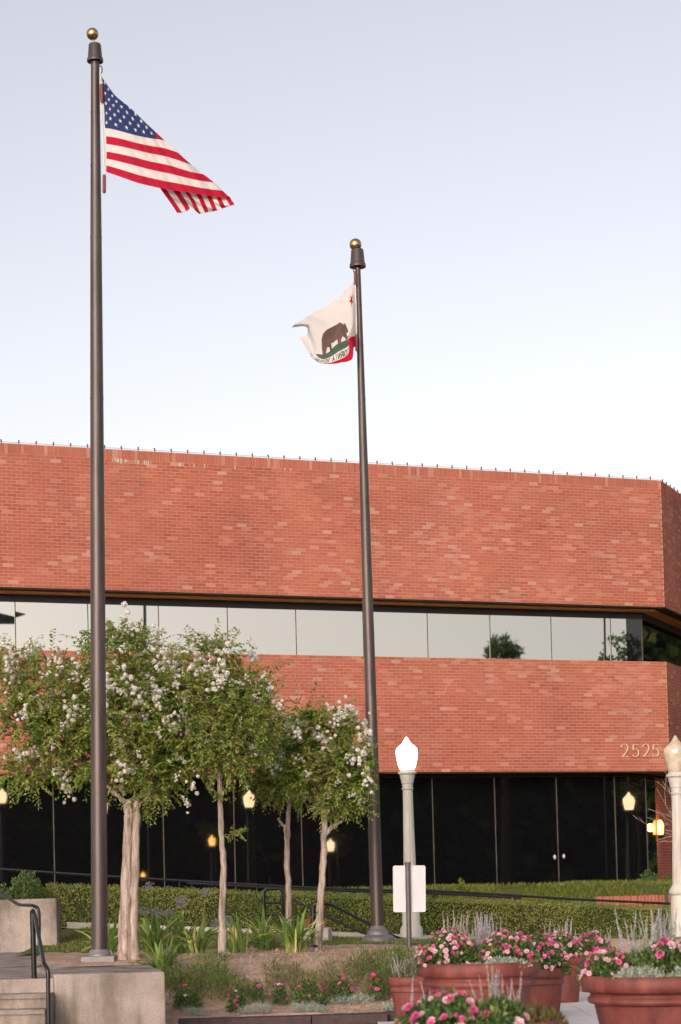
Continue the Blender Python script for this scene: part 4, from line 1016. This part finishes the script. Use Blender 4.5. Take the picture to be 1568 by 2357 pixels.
def flowering(label, c, rx, ry, h, nleaf, nfl, r, mix, group, cat='flowering plant', ll=.05, leaf='bloom_plant_leaf', xbias=0, front=.55, name='flowering_plant'):
    t = thing(name, label, cat, c, group)
    dome('foliage', c, rx, ry, h, nleaf, ll, ll * .6, leaf, t)
    mb = MB()
    for _ in range(nfl):
        v = rnd_dir(1)[0]; v[2] = abs(v[2]) * 1.1 + .18; v[1] -= front * random.random(); v[0] += xbias; v = v / np.linalg.norm(v)
        p = on_dome(c, rx, ry, h, v) * 1; p = np.array(c) + (p - np.array(c)) * random.uniform(1.0, 1.14)
        m_ = random.choices(list(mix), list(mix.values()))[0]
        d = Vector(v + rng.normal(size=3) * .35 + np.array([0, -.25, .2])); q = d.to_track_quat('Z', 'Y').to_euler()
        q.rotate_axis('Z', random.random() * 6)
        inst('flower', random.choice(BLOOM[m_]), t, p, q, r * random.uniform(.55, 1.2))
        mb.tube([np.array(c) + (p - np.array(c)) * .55, p], .003, 3, False)
    obj('stems', mb, 'stem', t, kind='stuff'); return t
def spikes(label, c, rx, ry, n, h, mats, group, leafm=None, nleaf=0, name='spike_plant', cat='plant', lh=.16):
    t = thing(name, label, cat, c, group)
    if nleaf: dome('foliage', c, rx * 1.05, ry * 1.05, lh, nleaf, .055, .014, leafm, t, 1.2)
    for _ in range(n):
        a = random.random() * 6.28; q = random.random() ** .5; p = np.array(c) + [rx * q * math.cos(a), ry * q * math.sin(a), .02]
        lean = (q * .28 * math.cos(a) + random.gauss(0, .06)); s_ = h * random.uniform(.65, 1.15)
        inst('flower_spike', random.choice(SPIKE[random.choice(mats)]), t, p, (-q * .2 * math.sin(a) + random.gauss(0, .06), lean, random.random() * 6), (s_ * .75, s_ * .75, s_))
    return t
# ------------------------------------------------------------------ terracotta planters
def planter(label, cx, D, R, H, fat=1.0):
    c = P(cx, 2200, D); c[2] = 0.0
    t = thing('terracotta_planter', label, 'planter', c, 'terracotta planters on the plaza')
    r = R; f = fat
    prof = [(r * .66, 0), (r * .68, .015), (r * .70, .05), (r * .775, H * .40), (r * .84, H - .245 * f), (r * .905, H - .235 * f), (r * .925, H - .215 * f), (r * .915, H - .19 * f), (r * .885, H - .175 * f), (r * .89, H - .145 * f), (r * .95, H - .14 * f), (r * .985, H - .125 * f), (r, H - .085 * f), (r, H - .05 * f), (r * .985, H - .018 * f), (r * .955, H - .002), (r * .92, H), (r * .89, H - .01), (r * .875, H - .05), (r * .86, H - .13)]
    rimz = 6
    obj('body', MB().lathe(c, prof[:6], 56, False), 'terracotta', t, 40)
    obj('band', MB().lathe(c, prof[5:10], 56, False), 'terracotta', t, 40)
    obj('rim', MB().lathe(c, prof[9:], 56, False), 'terracotta', t, 50)
    obj('soil', MB().lathe(c, [(r * .87, H - .11), (r * .5, H - .085), (.01, H - .07)], 40, False), 'soil', t, 60)
    return c + np.array([0, 0, H - .08])
PK = {'hot_pink': 5, 'pale_pink': 6, 'magenta': 1}
PP = {'pale_pink': 6, 'hot_pink': 3}
A = planter('widest terracotta planter at the front middle, brimming with pink flowers', 1101.5, 20.3, .625, .735)
B = planter('large terracotta planter cut off by the right edge, with grey spikes and pink flowers', 1517, 17.0, .665, .735)
Cc = planter('nearest terracotta planter, almost hidden under its flowers at the bottom edge', 1106, 12.3, .50, .715, .9)
Dd = planter('small terracotta pot of lavender to the left of the widest planter', 946, 22.0, .26, .52, .7)
Ee = planter('terracotta planter right behind the widest one, only its right side in view', 1243, 22.5, .29, .55, .75)
Ff_ = planter('small terracotta pot with a flared rim standing in the gap between the large planters', 1300, 25.0, .235, .575, .7)
Gg = planter('farthest terracotta pot in the gap, dark in the shade of the right planter', 1366, 27.0, .24, .53, .7)
g1 = 'pink flowering plants in the planters'
u = 1 / px(20.3)
flowering('pink flowered bushy plant at the left of the widest planter', A + [-.30, -.05, 0], .33, .36, .37, 2700, 102, .029, PK, g1, xbias=-.15)
flowering('pink flowered bushy plant at the right of the widest planter', A + [.30, .02, 0], .31, .36, .34, 2500, 87, .029, PK, g1, xbias=.1)
flowering('dark leafed pink flowered plant in the centre of the widest planter', A + [.02, .08, 0], .30, .36, .24, 1700, 16, .040, PK, g1)
spikes('lilac grey flower spikes rising from the middle of the widest planter', A + [.06, .22, 0], .22, .2, 46, .50, ['spike_bloom', 'spike_bloom', 'dry_spike'], 'spiky plants in the planters', 'lavender_leaf', 300)
spikes('straw coloured flower spikes at the back left of the widest planter', A + [-.18, .34, 0], .18, .14, 34, .52, ['dry_spike'], 'spiky plants in the planters')
g3 = 'silver leaved edging plants'
def silver(label, c, rx, ry, h, n, ll=.04):
    t = thing('dusty_miller', label, 'plant', c, g3); dome('foliage', c, rx, ry, h, n, ll, ll * .5, 'silver_leaf', t, .8); return t
silver('grey green edging plant at the front right rim of the widest planter', A + [.24, -.36, .02], .24, .14, .10, 900, .035)
silver('small grey green edging plant at the front left rim of the widest planter', A + [-.08, -.44, .01], .2, .09, .06, 450, .035)
flowering('pink flowered plant in the planter behind the widest one', Ee + [0, 0, 0], .31, .27, .42, 2500, 95, .029, PK, g1)
flowering('pale pink flowered plant in the small flared pot', Ff_ + [-.05, 0, 0], .26, .24, .36, 1500, 60, .028, PP, g1)
spikes('lilac flower spikes standing in the small flared pot', Ff_ + [-.05, .1, 0], .22, .15, 32, .48, ['spike_bloom'], 'spiky plants in the planters')
flowering('pink flowered plant in the farthest pot', Gg + [-.02, 0, 0], .26, .24, .32, 1300, 36, .042, PK, g1)
spikes('greyish flower spikes in the farthest pot', Gg + [.08, .08, 0], .2, .15, 20, .36, ['dry_spike', 'spike_bloom'], 'spiky plants in the planters')
flowering('pink flowered plant at the left of the right edge planter', B + [-.40, .08, 0], .26, .32, .27, 1800, 60, .028, PK, g1, xbias=-.2)
flowering('green leafed plant with a few pink flowers in the right edge planter', B + [.12, .0, 0], .48, .42, .32, 3600, 26, .042, PK, g1)
spikes('tall silvery spikes filling the back of the right edge planter', B + [.10, .18, .05], .40, .22, 72, .50, ['dry_spike', 'spike_bloom', 'silver_leaf'], 'spiky plants in the planters', 'silver_leaf', 500)
silver('frosty silver plant along the front left rim of the right edge planter', B + [-.22, -.40, .02], .24, .16, .12, 1100)
silver('frosty silver plant along the front right rim of the right edge planter', B + [.25, -.42, .02], .28, .16, .13, 1300)
flowering('big pink flowered plant in the nearest planter', Cc + [-.22, 0, -.02], .30, .34, .25, 2600, 71, .029, PK, g1, xbias=-.1, leaf='bloom_plant_leaf')
flowering('dark green plant with scattered pink flowers in the middle of the nearest planter', Cc + [.10, -.02, -.02], .24, .34, .21, 2100, 12, .034, PK, g1)
spikes('grey flower spikes in the nearest planter, right of the pink flowers', Cc + [.14, .1, 0], .13, .16, 16, .36, ['dry_spike', 'spike_bloom'], 'spiky plants in the planters', 'lavender_leaf', 500)
spikes('few grey flower spikes at the left of the nearest planter', Cc + [-.40, .05, 0], .10, .16, 7, .30, ['spike_bloom'], 'spiky plants in the planters')
t = thing('bronze_foliage_plant', 'brownish leaved plant spilling over the right of the nearest planter', 'plant', Cc + [.33, 0, 0])
dome('foliage', Cc + [.33, -.04, -.04], .19, .30, .19, 1700, .045, .016, 'brown_leaf', t, .9)
t = spikes('lavender plant with faint lilac tips in the small left pot', Dd, .2, .2, 46, .26, ['spike_bloom'], None, 'lavender_leaf', 1500, 'lavender_plant', 'plant', .24)

# ------------------------------------------------------------------ bed planting
LEAFM = []
def strap(L, w, bend, mat):
    k = 6; V = []; f = []
    for i in range(k + 1):
        t = i / k; x = L * (math.sin(bend * t) / bend); z = L * ((1 - math.cos(bend * t)) / bend)
        x, z = z, x
        ww = w * (.75 + .5 * t) * (1 - t ** 4) + .0005
        V += [(x, -ww / 2, z), (x, 0, z - w * .18), (x, ww / 2, z)]
    for i in range(k):
        for j in (0, 1): f.append((i * 3 + j, i * 3 + j + 1, i * 3 + 4 + j, i * 3 + 3 + j))
    mb = MB(); mb.add(V, f); me = mb.mesh('leaf', 60); me.materials.append(MATS[mat]); return me
_m = MATS['strap_leaf'].node_tree; _oi = _m.nodes.new('ShaderNodeObjectInfo')
for l in list(_m.links):
    if l.from_socket.name == 'Random Per Island': _m.links.new(_oi.outputs['Random'], l.to_socket)
STRAP = [strap(1, .098, b, 'strap_leaf') for b in (.5, .8, 1.2, 1.6, 2.1)]; DRY = [strap(1, .07, b, 'dry_leaf') for b in (1.7, 2.4, 2.8)]
UMB = []
for _ in range(2):
    V = []; n = 46; v = rnd_dir(n); v[:, 2] = v[:, 2] * .8 + .15
    p = v * .075; pt = [leaves(p, unit(v + rng.normal(size=(n, 3)) * .5), rnd_dir(n), np.full(n, .035), np.full(n, .013)) for _ in range(3)]
    pt.append(leaves(v * 0, v, rnd_dir(n), np.full(n, .08), np.full(n, .004)))
    V, Fc = join(pt); me = npmesh('flower_head', V, 3, False, Fc); me.materials.append(MATS['umbel_bloom']); UMB.append(me)
def strap_clump(label, x, y, D, n, L, dry=.06, heads=(), spread=.12):
    b = P(x, y, D); b[2] = float(bed_h(b[0], b[1])) if b[1] < 28 else float(lawn_h(b[0], b[1])); t = thing('agapanthus', label, 'plant', b, 'strap leaved agapanthus clumps in the bed')
    for _ in range(n):
        a = random.random() * 6.28; q = random.random() * spread; dr = random.random() < dry
        p = b + [q * math.cos(a), q * math.sin(a), .0]; s_ = 1.22 * L * random.uniform(.6, 1.15) * (.7 if dr else 1)
        inst('leaf', random.choice(DRY if dr else STRAP), t, p, (random.gauss(0, .15), random.gauss(.05, .2), a + random.gauss(0, .5)), (s_, s_ * random.uniform(.7, 1), s_))
    for hx, hy in heads:
        c = P(hx, hy, D - .05); obj('flower_stalk', MB().tube([b + [0, 0, .05], (b + c) / 2 + [.02, 0, 0], c], [.007, .006, .005], 5), 'stem', t)
        inst('flower_head', random.choice(UMB), t, c, (random.gauss(0, .2), random.gauss(0, .2), random.random() * 6), random.uniform(.65, 1.0))
    return t
strap_clump('agapanthus clump with pale blue heads right of the thick trunk', 352, 2178, 26.2, 62, .50, .05, [(332, 2099), (362, 2103), (345, 2040)])
strap_clump('agapanthus clump with a bluish head before the hedge, left of the thin pale trunk', 412, 2172, 26.6, 59, .48, .08, [(418, 2077), (392, 2104)])
strap_clump('low agapanthus clump with withered lower leaves at the front of the bed by the pedestal', 372, 2212, 24.4, 64, .40, .30)
strap_clump('yellowing agapanthus clump with a tall budding stalk beside the thin pale trunk', 452, 2180, 26.0, 54, .42, .16, [(474, 2056), (497, 2128)])
strap_clump('bright grassy agapanthus clump just right of the thin pale trunk', 548, 2188, 26.0, 54, .38, .06, [(523, 2122)])
strap_clump('tall pale green agapanthus clump left of the crooked trunk', 612, 2182, 26.8, 59, .50, .06)
strap_clump('light green agapanthus clump in front of the pale cheek wall', 681, 2204, 25.6, 59, .46, .08)
strap_clump('small dark green agapanthus tuft left of the near flagpole', 160, 2219, 23.8, 54, .30, .06, (), .16)
strap_clump('sparse agapanthus tuft between the near flagpole and the thick trunk', 248, 2196, 25.8, 35, .42, .12)
g2 = 'pink roses in the flower bed'
for lab, x, y, D, rx, h, nf in [('low pink flowered plant at the left of the bed beside the pedestal', 432, 2306, 23.4, .17, .2, 9), ('two stemmed pink flowered plant in front of the grey green cover', 546, 2330, 23.2, .11, .24, 9),
                                ('single upright pink flowered plant in bare soil', 594, 2326, 23.3, .07, .26, 6), ('small drooping pink flowered plant in bare soil', 645, 2312, 23.4, .09, .20, 8),
                                ('fullest pink flowered plant in the middle of the bed', 712, 2322, 23.3, .20, .25, 18), ('pink flowered plant right of the fullest one', 784, 2306, 23.5, .16, .22, 9),
                                ('pink flowered plant closest to the small lavender pot', 868, 2302, 23.5, .12, .26, 11)]:
    c = P(x, y, D); c[2] = float(bed_h(c[0], c[1])) if c[0] < .7 else .1
    flowering(lab, c, rx, rx, h * 1.25, int(900 * rx / .15), nf, .029, {'hot_pink': 4, 'magenta': 4, 'pale_pink': 1}, g2, 'rose bush', .035, name='rose_bush')
# feathery ground cover over the front of the bed
n = 15000; x = rng.uniform(-2.2, 1.25, n); y = rng.uniform(22.95, 24.9, n)
dens = smoothnoise(61, x, y, .33); line = 23.95 + .22 * np.sin(2.1 * x) - .12 * (x > .2) + .1 * np.sin(5.3 * x + 1)
k = (np.abs(y - line) < .12 + .55 * dens) & (y > bed_front(x) + .1) & (smoothnoise(64, x, y, .27) > .28); x, y = x[k], y[k]
hgt = .09 + .32 * smoothnoise(62, x, y, .4)
def cover(name, x, y, hgt, mat, ll=.05):
    n = len(x); z = bed_h(x, y); lev = rng.random(n); p = np.stack([x + rng.normal(size=n) * .02, y + rng.normal(size=n) * .02, z + hgt * lev], 1)
    d = rng.normal(size=(n, 3)) * .5 + np.array([0, 0, .8]); V, Fc = leaves(p, d, rnd_dir(n), ll * rng.uniform(.7, 1.5, n), ll * rng.uniform(.12, .22, n))
    o = obj(name, npmesh(name, V, 3, False, Fc), mat); o['kind'] = 'stuff'; return o
x = np.repeat(x, 3); y = np.repeat(y, 3); hgt = np.repeat(hgt, 3)
gk = rng.random(len(x)) < .12 + .75 * sm((-.85 - x) / .5) + .75 * sm((x - .15) / .5)
cover('feathery_ground_cover', x[~gk], y[~gk], hgt[~gk], 'bed_leaf', .06)
cover('green_ground_cover', x[gk], y[gk], hgt[gk] * 1.1, 'bed_green', .06)
n = 9000; x = rng.uniform(-1.9, 1.0, n); y = rng.uniform(22.95, 23.5, n); k = (smoothnoise(63, x, y, .25) > .5) & (y > bed_front(x) + .08); x, y = x[k], y[k]
x = np.repeat(x, 3); y = np.repeat(y, 3); cover('alyssum_ground_cover', x, y, np.full(len(x), .07), 'silver_leaf', .034)
n = 1300; x = rng.uniform(-3.4, .9, n); y = rng.uniform(23.0, 27.6, n); k = y > bed_front(x) + .1; x, y = x[k], y[k]; n = len(x)
p = np.stack([x, y, bed_h(x, y) + .008], 1); V, Fc = leaves(p, rnd_dir(n) * [1, 1, .15], rng.normal(size=(n, 3)) * .4 + [0, 0, 1], rng.uniform(.02, .06, n), rng.uniform(.01, .025, n))
o = obj('leaf_litter', npmesh('leaf_litter', V, 3, False, Fc), 'dry_leaf'); o['kind'] = 'stuff'
# clods and pebbles
mb_ = []; oct_v = np.array([[1, 0, 0], [-1, 0, 0], [0, 1, 0], [0, -1, 0], [0, 0, 1], [0, 0, -1.]]); oct_f = np.array([[0, 2, 4], [2, 1, 4], [1, 3, 4], [3, 0, 4], [2, 0, 5], [1, 2, 5], [3, 1, 5], [0, 3, 5]])
for _ in range(1500):
    xx, yy = rng.uniform(-2.6, 1.0), rng.uniform(23.0, 26.5); r = rng.uniform(.006, .02) * (2 if rng.random() < .03 else 1)
    if yy < bed_front(xx) + .1: continue
    mb_.append((oct_v * r * rng.uniform(.6, 1.3, (6, 1)) + [xx, yy, float(bed_h(xx, yy)) + r * .3], oct_f))
V, Fc = join(mb_); o = obj('soil_clods', npmesh('soil_clods', V, 3, False, Fc), 'soil'); o['kind'] = 'stuff'
# shrubs further back
def shrub(label, x, y, D, rx, h, n, ll, mat):
    c = P(x, y, D); t = thing('shrub', label, 'shrub', c); dome('foliage', c, rx, rx * .8, h, n, ll, ll * .5, mat, t)
    mb = MB()
    for _ in range(6): mb.tube([c - [0, 0, .3], c + rnd_dir(1)[0] * [rx * .6, rx * .5, h * .3] + [0, 0, h * .4]], [.012, .004], 5)
    obj('stems', mb, 'twig_bark', t, kind='stuff'); return t
shrub('rounded green shrub behind the grey wall at the left edge', 60, 2070, 31.5, .26, .43, 1600, .05, 'bloom_plant_leaf')
shrub('low wide green shrub behind the wall, left end of the hedge', 88, 2072, 32.2, .34, .20, 1400, .04, 'hedge_leaf')
shrub('dark shrub at the far left edge behind the grey wall', -10, 2072, 31.5, .3, .25, 900, .045, 'bloom_plant_leaf')
shrub('loose leafy shrub against the dark glass beside the brick corner', 1495, 2045, 43.5, .26, .36, 500, .07, 'bloom_plant_leaf')
shrub('second loose shrub partly behind the unlit lamp post', 1550, 2048, 43.5, .24, .32, 400, .07, 'bloom_plant_leaf')
shrub('lone weed sprig above the hedge in front of the dark glass', 1062, 2058, 40.5, .10, .27, 90, .08, 'bank_blade')
shrub('small green weed on the bank right of the blank sign', 1010, 2062, 40.0, .28, .09, 260, .06, 'bank_blade')
# bare twiggy shrub behind the unlit lamp
bt = thing('bare_shrub', 'leafless twiggy shrub reaching out from behind the unlit lamp post', 'shrub', P(1600, 2090, 34))
mb = MB()
def twig(a, b, r, lev):
    m_ = (a + b) / 2 + rng.normal(size=3) * .06 * np.linalg.norm(b - a); mb.tube([a, m_, b], [r, r * .8, r * .5], 5)
    if lev:
        for _ in range(3):
            s_ = random.uniform(.35, 1); p = a * (1 - s_) + b * s_; d = unit(b - a) + rng.normal(size=3) * .3; twig(p, p + unit(d) * np.linalg.norm(b - a) * random.uniform(.25, .42), r * .6, lev - 1)
root = P(1600, 2095, 34)
for x, y in [(1512, 1815), (1492, 1862), (1490, 1900), (1535, 1808), (1510, 1935)]: twig(P(1597, 1990 - random.random() * 50, 34), P(x, y, 33.8), .007, 2)
mb.tube([root - [0, 0, .6], P(1596, 1990, 34)], [.03, .014], 6)
obj('branches', mb, 'lamp_paint' if False else 'bark', bt)

# ------------------------------------------------------------------ the other side of the street, seen mirrored in the glass
def mirror(x, y, D, d=.62):
    p = P(x, y, D); q = C0 - N_ * d; return p - 2 * (p - q).dot(N_) * N_
def far_lamp(label, x, y, D, mat='warm_globe', gs=1.0):
    c = mirror(x, y, D, GL); street_lamp(label, (c[0], c[1], 0.0), c[2] - .25, mat, 'lit street lamps outside the frame', gs=gs, paint='black_metal')
far_lamp('lit street lamp out of frame to the right, mirrored in the last wide dark pane', 1448, 1845, 60)
far_lamp('lit street lamp out of frame, mirrored in the dark glass under the second tree', 571, 1843, 62)
far_lamp('lit street lamp out of frame, mirrored at the far left of the dark glass', 3, 1835, 72)
far_lamp('lit street lamp out of frame, mirrored small beside the slanting trunk', 766, 1943, 84)
far_lamp('lit street lamp out of frame, mirrored small left of the thin pale trunk', 478, 1943, 88, 'orange_lamp', .85)
far_lamp('distant lit street lamp mirrored as a speck at a joint of the dark glass', 375, 1973, 150, 'orange_lamp', .8)
far_lamp('distant lit street lamp mirrored as a speck right of that joint', 408, 1957, 150, 'orange_lamp', .8)
far_lamp('distant lit street lamp mirrored low over the hedge', 341, 2009, 115, 'orange_lamp', .7)
# small trees beside those lamps, their leaves lit by them
for lab, x, y, D, n_ in [('young tree around the lamp mirrored in the last wide dark pane', 1466, 1838, 60.5, 420), ('young tree around the lamp mirrored under the second tree', 575, 1825, 62.3, 300), ('young tree by the lamp mirrored beside the slanting trunk', 780, 1932, 84.4, 200), ('young tree by the lamp mirrored left of the thin trunk', 482, 1932, 88.3, 200)]:
    c = mirror(x, y, D, GL); t = thing('broadleaf_tree', lab, 'tree', (c[0], c[1], 0), 'young trees beside the lamps outside the frame')
    obj('trunk', MB().tube([(c[0], c[1], -.2), (c[0] + .1, c[1], c[2] * .6), c], [.08, .06, .03], 7), 'twig_bark', t, 60)
    k_ = rnd_dir(n_) * rng.uniform(.25, 1, (n_, 1)); V, Fc = leaves(c + k_ * [.75, .75, .55] + [0, 0, .12], rnd_dir(n_), rnd_dir(n_), rng.uniform(.08, .16, n_), rng.uniform(.05, .09, n_))
    obj('crown', npmesh('crown', V, 3, False, Fc), 'bank_blade', t)
# far-off wood across the street
n = 15000; xs_ = rng.uniform(-420, 2000, n); top = 1590 + 70 * (smoothnoise(71, xs_, xs_ * 0, 160) - .5) + 40 * (smoothnoise(72, xs_, xs_ * 0, 45) - .5)
ys_ = 2090 - (2090 - top) * rng.random(n) ** .8; Ds = rng.uniform(125, 150, n)
ctr = np.stack([mirror(a, b, c) for a, b, c in zip(xs_, ys_, Ds)])
V, Fc = leaves(ctr, rnd_dir(n), rnd_dir(n), rng.uniform(.9, 1.8, n), rng.uniform(.7, 1.4, n))
o = obj('far_wood', npmesh('far_wood', V, 3, False, Fc), 'bloom_plant_leaf'); o['kind'] = 'stuff'
mb = MB(); w0, w1 = mirror(-700, 2000, 152), mirror(2300, 2000, 152); dv = unit((w1 - w0) * [1, 1, 0]); nv = np.array([-dv[1], dv[0], 0]); Lw = np.linalg.norm((w1 - w0)[:2])
pts = []; 
for s_ in np.linspace(0, 1, 50): pts.append((w0 + (w1 - w0) * s_)[:2])
hts = [9.5 + 2 * float(smoothnoise(73, np.array(s_ * 60), np.array(0.), 4) - .5) for s_ in np.linspace(0, 1, 50)]
for i in range(49): mb.prism([pts[i], pts[i + 1], pts[i + 1] + nv[:2] * 4 * (1 if True else -1), pts[i] + nv[:2] * 4], -.2, [hts[i], hts[i + 1], hts[i + 1] - 2, hts[i] - 2])
o = obj('far_wood_backing', mb, 'hedge_core'); o['kind'] = 'stuff'  # unseen solid dark backing, added to block sky between the leaves
# a pine and a broadleaf tree rising above it
pb_ = mirror(1163, 2000, 118); pt_ = mirror(1163, 1462, 118)
t = thing('pine_tree', 'tall dark pine across the street, mirrored in the upper windows', 'tree', (pb_[0], pb_[1], 0))
obj('trunk', MB().tube([(pb_[0], pb_[1], -.2), (pt_[0], pt_[1], pt_[2] - .4)], [.35, .06], 8), 'twig_bark', t, 60)
pp_ = []
for (x, y, rx, ry) in [(1160, 1512, 42, 16), (1180, 1500, 26, 22), (1138, 1500, 18, 16), (1140, 1482, 7, 16), (1163, 1480, 7, 16), (1165, 1560, 60, 40), (1165, 1650, 80, 60)]:
    m_ = int(34 * rx * ry / 100) + 40; k_ = rnd_dir(m_) * (rng.random((m_, 1)) ** .4)
    c_ = np.stack([mirror(x + a * rx, y + b * ry, 118 + 1.5 * c) for a, b, c in k_]); pp_.append(leaves(c_, rnd_dir(m_) + [0, 0, .5], rnd_dir(m_), rng.uniform(.25, .5, m_), rng.uniform(.07, .16, m_)))
V, Fc = join(pp_); obj('crown', npmesh('crown', V, 3, False, Fc), 'bloom_plant_leaf', t)
pb_ = mirror(1450, 2000, 74); t = thing('broadleaf_tree', 'dark leafy tree out of frame, mirrored at the right end of the upper windows', 'tree', (pb_[0], pb_[1], 0))
tp_ = mirror(1455, 1560, 74); obj('trunk', MB().tube([(pb_[0], pb_[1], -.2), tp_], [.2, .1], 8), 'twig_bark', t, 60)
pp_ = []
for (x, y, rx, ry, m_) in [(1420, 1475, 26, 14, 46), (1436, 1462, 10, 10, 20), (1432, 1500, 16, 12, 36), (1395, 1517, 22, 5, 40), (1440, 1520, 34, 10, 70), (1393, 1508, 6, 10, 12), (1455, 1500, 30, 40, 200), (1455, 1600, 70, 60, 500), (1470, 1700, 60, 70, 400)]:
    k_ = rnd_dir(m_) * (rng.random((m_, 1)) ** .4)
    c_ = np.stack([mirror(x + a * rx, y + b * ry, 74 + c) for a, b, c in k_]); pp_.append(leaves(c_, rnd_dir(m_), rnd_dir(m_), rng.uniform(.10, .2, m_), rng.uniform(.09, .16, m_)))
V, Fc = join(pp_); obj('crown', npmesh('crown', V, 3, False, Fc), 'bloom_plant_leaf', t)
# poles and a dark flag out of frame; first pole added for its mirrored stroke
for lab, x, D, r, z1 in [('added plain dark pole out of frame, for the dark stroke mirrored in the upper windows at the left', 351, 66, .055, 15.), ('dark slim pole out of frame, mirrored at the right end of the upper windows', 1403, 62, .035, 13.)]:
    b = mirror(x, 1950, D); t = thing('flagpole', lab, 'flagpole', (b[0], b[1], 0)); q = mirror(x - 6, 1450, D)
    obj('pole', MB().tube([(b[0], b[1], -.1), (q[0], q[1], z1)], [r * 1.15, r], 10), 'black_metal', t, 40); obj('ball', MB().ball((q[0], q[1], z1 + .1), .1), 'gold', t, 60)
b = mirror(-150, 1950, 70); t = thing('flagpole', 'tall pole out of frame carrying a dark flag, mirrored off the left windows', 'flagpole', (b[0], b[1], 0))
q = mirror(-152, 1380, 70); obj('pole', MB().tube([(b[0], b[1], -.1), (q[0], q[1], q[2] + .6)], [.07, .05], 10), 'black_metal', t, 40)
t = thing('flag', 'dark flag out of frame, mirrored as a wedge at the left window end', 'flag', q)
V = []
xs_ = np.linspace(-150, 66, 24); V = np.stack([mirror(x, y, 70 + .12 * math.sin(x / 14) + .0012 * j) for x in xs_ for j, y in enumerate((1385 + (x + 68) * .245, 1428 - max(0, x - 40) * .35))])
i = np.arange(23) * 2; Fq = np.stack([i, i + 1, i + 3, i + 2], 1); obj('flag_cloth', npmesh('flag_cloth', V, 4, True, Fq), 'black_metal', t)

# unseen tall trees beyond the building corner, added so the chamfer windows mirror dark
for i, (x, y, h, r) in enumerate([(19, 58, 15, 4.5), (26, 66, 17, 5.5), (23, 75, 18, 5.5), (33, 78, 18, 6), (34, 62, 16, 5.5)]):
    t = thing('broadleaf_tree', ['dark tree nearest the building corner, out of frame to the right', 'dark tree out of frame, second from the building corner', 'tall tree out of frame behind the two nearest the corner', 'farthest tree out of frame beyond the building corner', 'wide tree out of frame, outermost of the group by the corner'][i], 'tree', (x, y, 0), 'trees out of frame beyond the corner')
    obj('trunk', MB().tube([(x, y, -.2), (x + .2, y, h * .3), (x, y + .1, h * .7)], [.3, .24, .1], 8), 'twig_bark', t, 60)
    m_ = 7000; k_ = rnd_dir(m_) * (rng.random((m_, 1)) ** .4); k_ = k_ * (1 + .35 * (smoothnoise(80 + i, k_[:, 0], k_[:, 1] + k_[:, 2], .4) - .5))[:, None]
    c_ = np.array([x, y, h * .5]) + k_ * [r, r, h * .5]; V, Fc = leaves(c_, rnd_dir(m_), rnd_dir(m_), rng.uniform(.3, .6, m_), rng.uniform(.2, .4, m_))
    obj('crown', npmesh('crown', V, 3, False, Fc), 'bloom_plant_leaf', t)
